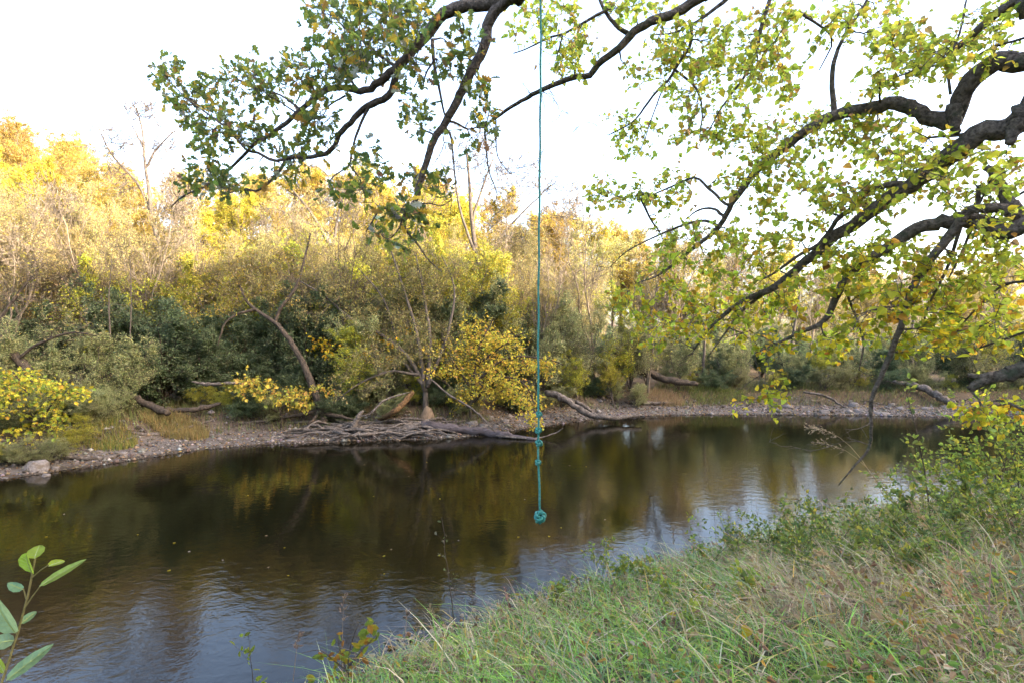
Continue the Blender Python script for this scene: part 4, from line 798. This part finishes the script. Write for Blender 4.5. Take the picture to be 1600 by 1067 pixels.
GREEN = [((0.20, 0.40, 0.07), 4), ((0.28, 0.48, 0.08), 3), ((0.15, 0.28, 0.11), 3), ((0.42, 0.45, 0.11), 1.5), ((0.26, 0.39, 0.19), 1.5)]
STRAW = [((0.56, 0.46, 0.28), 4), ((0.42, 0.32, 0.19), 3), ((0.68, 0.57, 0.37), 2.5), ((0.56, 0.41, 0.11), 1.8), ((0.28, 0.19, 0.13), 2)]
def near_roots(n, x0, x1, y0, y1, smin=0.05, smax=30):
    x = rng.uniform(x0, x1, n); y = rng.uniform(y0, y1, n); s = -sdist(x, y, NEAR)
    k = (s > smin) & (s < smax) & (np.abs(x) < y * 1.12 + 0.9) & (y > 0.9)
    return x[k], y[k], s[k]
def straw_share(x, y):
    d = fbm(x * 1.1 + 5, y * 1.1 + 2, 3)
    return np.clip(0.0 + 0.46 * sstep(0.8, 2.8, x) + 2.4 * (d - 0.45) + 0.25 * sstep(3.6, 2.6, y) * sstep(1, 2.5, x) - 0.25 * sstep(1.6, 0.4, x), 0.04, 0.92)
parts = []
x, y, s = near_roots(150000, -3.5, 9, 1.0, 8.5); keep = rng.uniform(0, 1, len(x)) < np.clip(3.2 / (y + 0.4), 0.25, 1); x, y, s = x[keep], y[keep], s[keep]
ci, cj = np.floor(x / 0.13 + 0.9 * fbm(x * 4, y * 4, 2)), np.floor(y / 0.13 + 0.6 * fbm(x * 4 + 9, y * 4, 2)); tuft = hash2(ci, cj)
st = (0.55 * tuft + 0.45 * rng.uniform(0, 1, len(x))) < straw_share(x, y) * 0.85
cg = np.where(st[:, None], pick_cols(len(x), STRAW), pick_cols(len(x), GREEN))
cg = 1.22 * cg * (0.75 + 0.65 * hash2(ci + 7, cj + 3))[:, None]
hh = (0.10 + 0.22 * rng.uniform(0, 1, len(x)) ** 1.5) * (0.6 + 0.8 * hash2(ci + 2, cj + 11)) * (0.6 + 0.9 * fbm(x * 1.7, y * 1.7, 3)) * np.where(st, 1.1, 1.0)
parts.append(blades(x, y, hh, 0.005 + 0.007 * rng.uniform(0, 1, len(x)) ** 2, (-0.15 + 0.75 * np.cos(6.28 * hash2(ci + 5, cj)), 0.6 * np.sin(6.28 * hash2(ci + 5, cj))), cg, 4, 1.0, 0.55))
# matted dead grass lying over
x, y, s = near_roots(60000, -1.5, 8, 1.0, 8); keep = rng.uniform(0, 1, len(x)) < straw_share(x, y); x, y = x[keep], y[keep]
parts.append(blades(x, y, rng.uniform(0.14, 0.34, len(x)), 0.005 + 0.003 * rng.uniform(0, 1, len(x)), (-0.5, 0.0), pick_cols(len(x), STRAW, 0.3), 4, 1.3, 1.6))
# longer blades
x, y, s = near_roots(17000, -3, 8.5, 1.0, 8); keep = fbm(x * 0.9 + 30, y * 0.9, 3) > 0.36; x, y = x[keep], y[keep]
stl = rng.uniform(0, 1, len(x)) < 0.55
parts.append(blades(x, y, rng.uniform(0.24, 0.6, len(x)), rng.uniform(0.004, 0.013, len(x)), (-0.35, 0.0), np.where(stl[:, None], pick_cols(len(x), STRAW), pick_cols(len(x), GREEN)), 4, 1.1, 0.95))
def join(parts):
    V, Q, T3, C = [], [], [], []; o_ = 0
    for v, (fq, ft), cc in parts:
        V.append(v); C.append(cc); Q.append(fq + o_); T3.append(ft + o_); o_ += len(v)
    return np.vstack(V), [np.vstack(Q), np.vstack(T3)], np.vstack(C)
# dead crumpled leaves caught in the grass
x, y, s = near_roots(9000, -1.5, 9, 1.0, 8); m = len(x); z = ground_z(x, y) + rng.uniform(0.03, 0.2, m)
dl = leaf_mesh('dead_leaves', np.stack([x, y, z], 1), unit(rng.standard_normal((m, 3))), unit(rng.standard_normal((m, 3)) + [0, 0, 0.6]), rng.uniform(0.025, 0.065, m), OVAL, pick_cols(m, [((0.46, 0.33, 0.2), 4), ((0.32, 0.2, 0.12), 3), ((0.6, 0.5, 0.36), 2), ((0.6, 0.36, 0.08), 1)]), 0.7, 0.6)
tag(link('dead_leaves', dl, mat=M_leaf_near), 'crumpled brown dead leaves caught in the near bank grass', 'leaves', kind='stuff')
# small broad leaves of herbs growing through the grass
x, y, s = near_roots(26000, -1.5, 9, 1.0, 8.5); kp = fbm(x * 1.3 + 60, y * 1.3, 3) > 0.5; x, y = x[kp], y[kp]; m = len(x)
z = ground_z(x, y) + rng.uniform(0.05, 0.26, m)
hl = leaf_mesh('undergrowth', np.stack([x, y, z], 1), unit(np.column_stack([rng.standard_normal((m, 2)), 0.3 * rng.standard_normal(m)])), unit(np.column_stack([0.6 * rng.standard_normal((m, 2)), np.ones(m)])), rng.uniform(0.02, 0.05, m), OVAL, pick_cols(m, [((0.22, 0.34, 0.08), 4), ((0.30, 0.42, 0.08), 3), ((0.55, 0.48, 0.08), 1), ((0.16, 0.26, 0.1), 2), ((0.5, 0.3, 0.12), 0.8)]))
tag(link('undergrowth', hl, mat=M_leaf_near), 'small broad green leaves of herbs growing through the near bank grass', 'undergrowth', kind='stuff')
V, fs, C_ = join(parts)
tag(link('grass', make_mesh('grass', V, fs, C_), mat=M_grass), 'green grass and matted straw covering the near bank', 'grass', kind='stuff')

def tuft_field(name, x, y, h, w, lean, pal, label, spread=0.4):
    V, fs, C_ = join([blades(x, y, h, w, lean, pick_cols(len(x), pal), 3, 0.6, spread)])
    return tag(link(name, make_mesh(name, V, fs, C_), mat=M_grass), label, 'grass', kind='stuff')
# grass on the far bank
x = rng.uniform(-14, 24, 160000); y = rng.uniform(9, 30, 160000); s = sdist(x, y, FAR); nz_ = fbm(x * 0.5 + 8, y * 0.5, 3)
k = (s > 1.35 + 0.8 * (fbm(x * 0.8, y * 0.8 + 3, 2) - 0.4) + 0.3 * sstep(6, 12, x)) & (s < 5.5) & (nz_ > 0.3); x, y = x[k], y[k]
tuft_field('grass', x, y, rng.uniform(0.15, 0.5, len(x)), rng.uniform(0.008, 0.018, len(x)), (0, -0.3), [((0.19, 0.24, 0.08), 5), ((0.28, 0.28, 0.10), 3), ((0.28, 0.21, 0.11), 2), ((0.14, 0.10, 0.06), 1.5)], 'short green grass along the top of the far bank')
def clump(px, py, rx, ry, n, h, pal, label):
    c0 = hit(px, py); a = rng.uniform(0, 6.28, n); q = np.sqrt(rng.uniform(0, 1, n)); wx_ = rx / F * c0[1]
    x = c0[0] + wx_ * q * np.cos(a); y = c0[1] + ry * q * np.sin(a)
    tuft_field('grass', x, y, rng.uniform(0.5, 1.0, n) * h, rng.uniform(0.008, 0.014, n), (0.05, -0.1), pal, label, 0.35)
clump(272, 668, 52, 0.5, 2600, 0.42, [((0.36, 0.26, 0.10), 4), ((0.32, 0.25, 0.10), 3), ((0.24, 0.22, 0.08), 2)], 'ochre grass clump at the edge of the far gravel')
clump(1035, 624, 34, 0.5, 1800, 0.5, [((0.42, 0.29, 0.17), 4), ((0.36, 0.27, 0.15), 3)], 'tan grass patch on the far bank under the trees')
clump(170, 690, 40, 0.5, 1500, 0.36, [((0.2, 0.24, 0.06), 3), ((0.36, 0.28, 0.08), 2)], 'green grass clump above the pale boulders')
clump(1120, 618, 44, 0.5, 1600, 0.36, [((0.18, 0.24, 0.06), 3), ((0.28, 0.28, 0.08), 2)], 'green grass strip above the far gravel')

# ------------------------------------------------------------------ plants on the near bank
def stalk(px, py, tip, r=0.0028, pal=(0.44, 0.34, 0.17), label='', plume=0, leaves=0, name='grass_stalk', bend=0.12, group=None, cat='grass stalk', Y=None, depth=0.0):
    b = hit(px, py, 1.2) if Y is None else P(px, py, Y)
    t = P(tip[0], tip[1], b[1] + depth)
    u = np.linspace(0, 1, 9)[:, None]; mid = np.array([0, 0, 1.0]) * bend * np.linalg.norm(t - b)
    q = b + (t - b) * u + np.sin(u * np.pi) * mid
    e = empty(name, tuple(b)); T = Tubes(); T.add(q - b, np.linspace(r, r * 0.35, 9), 5)
    V = np.vstack(T.V); me = make_mesh('stem', V, [np.vstack(T.Fq)], np.tile(np.array(pal), (len(V), 1))); link('stem', me, e, M_grass)
    if plume:
        pp, rr = (q - b)[None, -4:], np.full((1, 4), r * 0.4)
        a_, r_ = sprout(pp, rr, plume, (0.0, 1.0), 26, 8, 0.16 if plume > 20 else 0.05, 0.3, 0.3, (0, 0, -0.08), 0.1, 4, 0.8, absl=True)
        pos, D, Nn = on_twigs(a_, 7, 0.003, (0.2, 1), 0.2, 2.0)
        link('plume', leaf_mesh('plume', pos, D, Nn, 0.026, SMALL * np.array([1, 0.7]), pick_cols(len(pos), [(tuple(np.array(pal) * 1.15), 3), (tuple(np.array(pal) * 0.9), 2)]), 0.3, 0.1), e, M_grass)['kind'] = 'stuff'
    return tag(e, label, cat, group)
stalk(1395, 800, (1262, 668), 0.005, (0.46, 0.36, 0.23), 'tall reed grass with a feathery tan plume leaning over the river', 36, name='reed_grass', bend=0.2, cat='reed')
stalk(1400, 790, (1275, 690), 0.004, (0.46, 0.36, 0.23), 'second tan reed plume drooping just under the tallest one', 26, name='reed_grass', bend=0.16, cat='reed')
for px, py, tx, ty in ((1520, 985, 1425, 790), (1535, 1000, 1360, 800), (1545, 930, 1420, 760), (1590, 870, 1560, 770), (1450, 905, 1395, 815), (1480, 915, 1380, 790), (1340, 1000, 1165, 860), (1300, 990, 1130, 830), (1420, 1040, 1275, 880), (1560, 1050, 1465, 900), (1230, 1050, 1050, 915), (1590, 960, 1500, 800), (1500, 1060, 1340, 930), (1380, 960, 1280, 860), (1460, 1000, 1330, 850), (1330, 1060, 1150, 940), (1600, 1010, 1480, 880)):
    stalk(px, py, (tx, ty), rng.uniform(0.002, 0.0035), (0.48 * rng.uniform(.8, 1.1), 0.37 * rng.uniform(.8, 1.1), 0.17), 'long straw coloured grass stalk leaning over the near bank grass', int(rng.choice([0, 0, 8])), bend=rng.uniform(0.02, 0.14), group='long straw stalks on the near bank')
stalk(840, 1030, (864, 985), 0.003, (0.5, 0.4, 0.2), 'pale grass stalk standing among the short green grass', 0)
stalk(740, 975, (780, 895), 0.0025, (0.14, 0.10, 0.08), 'thin dark dead stem at the water edge', 0, name='dead_stem', cat='stem')
stalk(905, 965, (872, 865), 0.003, (0.13, 0.09, 0.07), 'dark broken stem leaning beside the leafy clump', 0, name='dead_stem', cat='stem')
stalk(1120, 860, (1113, 755), 0.003, (0.12, 0.09, 0.07), 'dark upright stem against the bright water reflection', 0, name='dead_stem', cat='stem', bend=0)
for (bx, by, tx, ty, lab) in ((533, 1055, 537, 935, 'dry brown seed stalk rising behind the orange leaved sapling'), (632, 1000, 637, 955, 'dry seed stalk with a curled brown head at the water edge'), (458, 1064, 466, 990, 'thin dry stalk with a knobbed tip over the dark water')):
    stalk(bx, by, (tx, ty), 0.003, (0.26, 0.19, 0.14), lab, 10, name='seed_stalk', bend=0.02, Y=4.2)

for px, py, tx, ty in ((930, 930, 925, 850), (960, 920, 940, 860), (1000, 915, 1010, 845), (1060, 900, 1050, 830), (1150, 880, 1160, 800), (1190, 870, 1180, 775), (850, 955, 835, 890), (800, 975, 790, 925), (690, 1010, 672, 950), (1240, 870, 1225, 780)):
    stalk(px, py, (tx, ty), 0.0022, (0.36 * rng.uniform(.7, 1.2), 0.30 * rng.uniform(.7, 1.2), 0.16), 'thin dry stem standing at the grassy water edge', int(rng.choice([0, 6, 9])), bend=rng.uniform(0.0, 0.08), group='thin dry stems at the water edge', name='dry_stem', cat='stem')
def weed(px, py, top, nb, size, pal, label, name='weed', cat='plant', group=None, shape=OVAL, spread=0.35, lp=7, Y=None, lean=0.0, single=True, stems=1, stemcol=None, up=0.7):
    b = hit(px, py, 1.2) if Y is None else P(px, py, Y)
    H = CZ + (CY - top) / F * b[1] - b[2]
    e = empty(name, tuple(b)); SS = []
    for s_ in range(stems):
        u = np.linspace(0, 1, 8); dx = rng.normal(0, spread * 0.5) * (stems > 1) + lean; dy = rng.normal(0, spread * 0.5) * (stems > 1)
        w = np.cumsum(rng.standard_normal((8, 2)) * 0.02 * H, 0)
        SS.append(np.column_stack([dx * H * u ** 1.3 + w[:, 0] * u, dy * H * u ** 1.3 + w[:, 1] * u, H * u * (rng.uniform(0.7, 1) if stems > 1 else 1)]))
    PP = np.array(SS); RR = np.tile(np.linspace(0.006, 0.002, 8), (stems, 1)) * min(1.6, max(0.6, H))
    T = Tubes(); T.add(PP, RR, 5)
    a_, r_ = sprout(PP, RR, nb, (0.15, 1), 45, 12, spread, 0.3, 0.5, 0.03, 0.15, 5, 0.6)
    T.add(a_, np.maximum(r_, 0.001), 3)
    tm = T.mesh('stem'); tm.materials.append(stemcol or M_bark_dark); link('stem', tm, e)
    pos, D, Nn = on_twigs(a_, lp, 0.01, (0.15, 1), up, 0.7)
    q = on_twigs(PP, lp, 0.01, (0.3, 1), up, 0.2); pos, D, Nn = np.vstack([pos, q[0]]), np.vstack([D, q[1]]), np.vstack([Nn, q[2]])
    sz = size * np.clip(1 + 0.3 * rng.standard_normal(len(pos)), 0.4, 1.7); cl = pick_cols(len(pos), pal)
    link('leaves', leaf_mesh('leaves', pos, D, Nn, sz, shape, cl, 0.3, 0.2), e, M_leaf_near)['kind'] = 'stuff'
    return tag(e, label, cat, group)
WG = [((0.27, 0.33, 0.08), 4), ((0.17, 0.27, 0.09), 3), ((0.32, 0.41, 0.08), 2), ((0.54, 0.48, 0.08), 0.8)]
WG2 = [((0.27, 0.37, 0.07), 4), ((0.38, 0.45, 0.07), 3), ((0.56, 0.51, 0.07), 1.5), ((0.20, 0.29, 0.08), 2)]
for px, py, top, nb in ((1590, 800, 640, 16), (1550, 795, 655, 14), (1515, 800, 690, 14), (1480, 800, 720, 10), (1620, 810, 620, 14), (1570, 830, 700, 12)):
    weed(px, py, top, nb, 0.04, WG2, 'small leaved green shrub on the near bank below the broken limb', 'leafy_shrub', 'shrub', 'green shrubs on the near bank', HEART, 0.55, 11, stems=4)
weed(1455, 830, 600, 9, 0.06, WG, 'tall single stemmed weed with drooping pairs of leaves over the water', spread=0.16, lp=5, lean=-0.14)
weed(1405, 830, 745, 9, 0.055, WG, 'leafy sprig with round dark leaves against the bright water', spread=0.5, shape=ROUND, stems=2)
for px, py, top in ((1440, 845, 745), (1500, 850, 760), (1350, 865, 775), (1300, 870, 770), (1250, 880, 790), (1550, 850, 760), (1395, 880, 800), (1205, 880, 800), (1470, 880, 800), (1595, 860, 770), (1330, 900, 820), (1150, 880, 800), (1260, 920, 840), (1420, 910, 830)):
    weed(px, py, top, 12, 0.036, WG, 'bushy green weed on the near bank ' + ('below the reed plumes' if px < 1300 and py < 890 else 'at the foot of the tall single stemmed weed' if 1400 < px < 1510 else 'in front of the small leaved shrubs' if px > 1510 else 'between the straw stalks and the water' if py < 890 else 'among the straw stalks'), 'weed', 'plant', 'green weeds along the near bank', OVAL, 0.55, 8, stems=4)
for px, py, top in ((940, 905, 850), (975, 910, 862), (1010, 920, 870), (1100, 900, 830), (870, 950, 905), (1060, 960, 900), (1180, 950, 890), (1090, 1000, 950)):
    weed(px, py, top, 7, 0.045, WG2, 'low leafy herb on the grassy edge of the near bank', 'herb', 'plant', 'leafy herbs on the grassy edge', OVAL, 0.6, 5, stems=3)
weed(710, 1000, 806, 7, 0.035, [((0.25, 0.24, 0.14), 3), ((0.18, 0.2, 0.08), 2)], 'tall thin grey weed with a withered head above the water', spread=0.14, lp=3, Y=4.9)
weed(395, 1075, 990, 5, 0.05, [((0.3, 0.36, 0.05), 1)], 'small green sprig leaning over the water at the bank foot', spread=0.4, lp=3, Y=4.3)

def leaf_parts(e, base, items, Yd, shape, fold=0.25, curl=0.15, rib=False):
    for (bx, by, tx, ty, w, col, dy, roll) in items:
        b = P(bx, by, Yd); t = P(tx, ty, Yd + dy); D = t - b; L = np.linalg.norm(D)
        sh = shape.copy(); sh[:, 1] *= (w / F * Yd) / L / (2 * sh[:, 1].max())
        N = np.array([roll, -0.85, 0.5]); me = leaf_mesh('leaf', (b - base)[None], (D / L)[None], unit(N)[None], L, sh, np.array([col]), fold, curl); me.materials.append(M_leaf_near)
        lf = link('leaf', me, e)
        if rib:
            Sd = unit(np.cross(unit(N), D / L)); Up = np.cross(D / L, Sd); aa = np.linspace(0, 0.97, 8)[:, None]
            T = Tubes()
            for side in (1, -1): T.add((b - base) + L * (aa * D / L + (-curl * aa ** 2 * Up)) + side * 0.0004 * Up, np.linspace(0.0011, 0.0003, 8), 5)
            for q in (0.2, 0.36, 0.52, 0.68):
                wq = np.interp(q + 0.1, sh[:, 0], sh[:, 1]) * 0.85
                for sg in (1, -1):
                    u = np.linspace(0, 1, 4)[:, None]; al = q + 0.14 * u; wd = wq * u
                    T.add((b - base) + L * (al * D / L + sg * wd * Sd + (fold * wd - curl * al ** 2 + 0.004) * Up), np.linspace(0.0005, 0.0002, 4), 4)
            vm = T.mesh('vein'); vm.materials.append(M_vein); link('vein', vm, lf)
M_vein = rough_mat('leaf_vein', (0.36, 0.46, 0.16), (0.46, 0.56, 0.22), 60, bump=0.1)
G1, G2, G3 = (0.36, 0.48, 0.06), (0.22, 0.38, 0.20), (0.30, 0.42, 0.10)
Yd = 1.25; sb = P(2, 1090, Yd); gzs = gz(sb[0], sb[1])
e = empty('sapling', (sb[0] - 0.08, sb[1], gzs))
base = np.array([sb[0] - 0.08, sb[1], gzs])
v = resample(np.array([base, P(-8, 1150, Yd), P(5, 1062, Yd), P(12, 1038, Yd), P(24, 1000, Yd), P(35, 963, Yd), P(43, 933, Yd), P(51, 898, Yd), P(55, 872, Yd)]), 20)
T = Tubes(); T.add(v - base, np.linspace(0.006, 0.002, 20), 7)
for a_, b_ in (((38, 950), (63, 915)), ((50, 902), (76, 882)), ((41, 935), (36, 918)), ((20, 1000), (6, 975)), ((30, 975), (33, 972)), ((51, 900), (48, 892))):
    T.add(np.array([P(*a_, Yd), (P(*a_, Yd) + P(*b_, Yd)) / 2 + [0, 0, 0.002], P(*b_, Yd)]) - base, np.array([0.0018, 0.0015, 0.0013]), 5)
sm = T.mesh('stem'); sm.materials.append(rough_mat('green_stem', (0.14, 0.13, 0.05), (0.3, 0.26, 0.1), 60, bump=0.1)); link('stem', sm, e)
leaf_parts(e, base, [(54, 872, 60, 850, 24, G1, 0.02, 0.2), (50, 894, 34, 868, 30, (0.30, 0.44, 0.05), -0.03, -0.1), (76, 884, 102, 872, 15, (0.40, 0.5, 0.05), 0.04, 0.1), (62, 915, 129, 873, 12, G3, 0.03, 0.3), (36, 920, 11, 912, 15, G2, -0.02, -0.3), (24, 988, -20, 938, 44, (0.30, 0.42, 0.20), -0.04, -0.2), (32, 974, 57, 953, 12, G2, 0.03, 0.3), (22, 1000, -16, 1004, 22, (0.26, 0.4, 0.24), -0.03, 0.0), (10, 1062, 77, 1008, 19, (0.24, 0.38, 0.2), 0.03, 0.4), (8, 1050, -12, 1025, 12, G1, 0.0, 0.0)], Yd, ROUND, rib=True)
tag(e, 'green sapling with large round leaves rising in front of the river', 'sapling')
# the orange and green sapling at the foot of the bank
Yd = 4.1; b0 = P(545, 1075, Yd); base = np.array([b0[0], b0[1], min(gz(b0[0], b0[1]), b0[2])]); e = empty('sapling', tuple(base))
T = Tubes()
for pts in ([(545, 1075), (544, 1030), (552, 995), (560, 975)], [(545, 1050), (520, 1030), (500, 1015), (470, 1020)], [(545, 1040), (570, 1010), (588, 992)], [(545, 1060), (530, 1010), (528, 990)]):
    q = resample(np.array([P(*p, Yd) for p in pts]), 9)
    if pts[0] == (545, 1075): q[0] = base
    T.add(q - base, np.linspace(0.007, 0.002, 9), 5)
sm = T.mesh('stem'); sm.materials.append(M_bark_dark); link('stem', sm, e)
it = []
OC = [(0.40, 0.20, 0.03), (0.36, 0.27, 0.03), (0.22, 0.26, 0.03), (0.18, 0.25, 0.04), (0.30, 0.13, 0.03), (0.27, 0.29, 0.04)]
for cx, cy, rx, ry, cnt in ((552, 1010, 22, 26, 16), (505, 1020, 30, 12, 12), (575, 985, 20, 16, 9), (545, 1045, 26, 20, 14), (520, 1055, 30, 10, 8), (575, 1000, 14, 8, 4)):
    for _ in range(cnt):
        x0, y0 = cx + rx * rng.uniform(-1, 1), cy + ry * rng.uniform(-1, 1); an = rng.uniform(0, 6.28); L = rng.uniform(10, 19)
        it.append((x0, y0, x0 + L * math.cos(an), y0 - 0.8 * L * math.sin(an), L * rng.uniform(0.35, 0.6), OC[rng.integers(len(OC))], rng.uniform(-0.06, 0.06), rng.uniform(-0.6, 0.6)))
leaf_parts(e, base, it, Yd, OVAL)
tag(e, 'sapling with green and orange leaves at the foot of the near bank', 'sapling')

# fallen leaves on the near bank and at the water's edge, each one large enough to pick out
FLM = []
for cc in ((0.55, 0.40, 0.03), (0.5, 0.24, 0.05), (0.40, 0.28, 0.16), (0.58, 0.48, 0.05), (0.34, 0.17, 0.08), (0.5, 0.42, 0.34)):
    me = leaf_mesh('fallen_leaf', np.zeros((1, 3)), np.array([[1.0, 0, 0]]), np.array([[0, 0, 1.0]]), 1.0, HEART if cc[1] > 0.3 else MAPLE, np.array([cc]), 0.35, 0.3); me.materials.append(M_leaf_near); FLM.append(me)
def fallen(px, py, s, j, label, group, up=0.0, water=False):
    p = hit(px, py, 1.2); o = link('fallen_leaf', FLM[j]); o.location = (p[0], p[1], (0.006 if water else p[2] + up)); o.scale = (s, s, s * (0.3 if water else 1))
    o.rotation_euler = (0 if water else rng.uniform(-0.6, 0.6), 0 if water else rng.uniform(-0.6, 0.6), rng.uniform(0, 6.28)); tag(o, label, 'leaf', group)
for px, py, j in ((1056, 990, 3), (685, 1028, 3), (1425, 965, 0), (1440, 905, 1), (1345, 855, 1), (1300, 860, 0), (1170, 1015, 0), (1205, 960, 2), (1190, 1000, 4), (1530, 950, 4), (1560, 850, 3), (1235, 1040, 2), (1480, 1035, 2), (1540, 970, 2), (1390, 1045, 4), (1010, 1045, 4), (1275, 955, 1), (1360, 1000, 2)):
    fallen(px, py, rng.uniform(0.05, 0.085), j, 'fallen autumn leaf lying on the near bank grass', 'fallen leaves on the grass', 0.14)
for i in range(46):
    px = rng.uniform(585, 900); py = np.interp(px, [585, 700, 800, 900], [1012, 975, 945, 920]) + rng.uniform(-6, 14)
    fallen(px, py, rng.uniform(0.04, 0.075), int(rng.choice([1, 2, 4, 5])), 'brown fallen leaf on the mud at the near water edge', 'fallen leaves at the near water edge', 0.03)
for i in range(34):
    px = rng.uniform(20, 1000); py = rng.uniform(715, 900)
    p = hit(px, py, 3)
    if -0.05 < p[2] < 0.03 and sdist(p[0], p[1], NEAR) > 0.5: fallen(px, py, rng.uniform(0.025, 0.05), int(rng.choice([0, 2, 3, 5])), 'small fallen leaf floating on the dark water', 'leaves floating on the river', water=True)

# ------------------------------------------------------------------ the swing rope
Yr = 4.2; rt = P(845, 0, Yr)
root = empty('rope_swing', (0.22, Yr, 6.33))
R0 = np.array([0.22, Yr, 6.33])
pts = [np.array([0.22, 4.18, 6.2]), P(845, 20, Yr), P(844, 200, Yr), P(842, 400, Yr), P(841, 560, Yr), P(841.5, 650, Yr), P(841, 700, Yr), P(842.5, 760, Yr), P(843.5, 800, Yr)]
q = resample(np.array(pts), 120); q[3:-2, 0] += 0.002 * np.sin(np.linspace(0, 60, 115))
T = Tubes(); rr = np.full(120, 0.009); T.add(q - R0, rr, 8, 0.03, cap=True)
rm = T.mesh('rope'); rm.materials.append(M_rope); link('rope', rm, root)
def knot_mesh(name, c, sc, rad, p=2, q_=3, squash=(1, 1, 1), tilt=0.0):
    t = np.linspace(0, 2 * np.pi, 90)
    X = np.stack([(2 + np.cos(q_ * t)) * np.cos(p * t), (2 + np.cos(q_ * t)) * np.sin(p * t), 1.3 * np.sin(q_ * t)], 1) / 3 * sc * np.array(squash)
    X = X @ np.array(Matrix.Rotation(tilt, 3, 'Y')).T @ np.array(Matrix.Rotation(1.1, 3, 'X')).T
    T = Tubes(); T.add(X, np.full(90, rad), 8, 0.03); me = T.mesh(name); me.materials.append(M_rope)
    o = link(name, me, root); o.location = tuple(c - R0); return o
for px, py, s_ in ((842, 647, 0.026), (841, 672, 0.028), (842, 692, 0.032), (840.5, 722, 0.024)):
    knot_mesh('knot', P(px, py, Yr), s_, 0.009, 2, 3, (0.8, 0.8, 1.0), rng.uniform(-0.5, 0.5))
o = knot_mesh('end_knot', P(844, 806, Yr), 0.05, 0.0115, 3, 5, (0.85, 0.85, 1.15), 0.3); o['label'] = 'large tangled end knot of the rope'
knot_mesh('end_knot', P(842.5, 811, Yr), 0.036, 0.011, 2, 5, (0.8, 0.8, 1.1), -0.4)
T = Tubes(); t = np.linspace(0, 2 * np.pi * 3, 70)                                      # turns round the limb
ax = unit(np.array([0.9, -1.35, 0.17])); u_ = unit(np.cross(ax, [0, 0, 1])); w_ = np.cross(u_, ax)
X = np.array([0.30, 4.16, 6.27]) + 0.142 * (np.cos(t)[:, None] * u_ + np.sin(t)[:, None] * w_) + ax * (np.linspace(-0.04, 0.04, 70))[:, None]
T.add(X - R0, np.full(70, 0.0105), 7); me = T.mesh('tie'); me.materials.append(M_rope); link('tie', me, root)
tag(root, 'teal green swing rope with knots hanging over the river from the oak limb', 'rope')
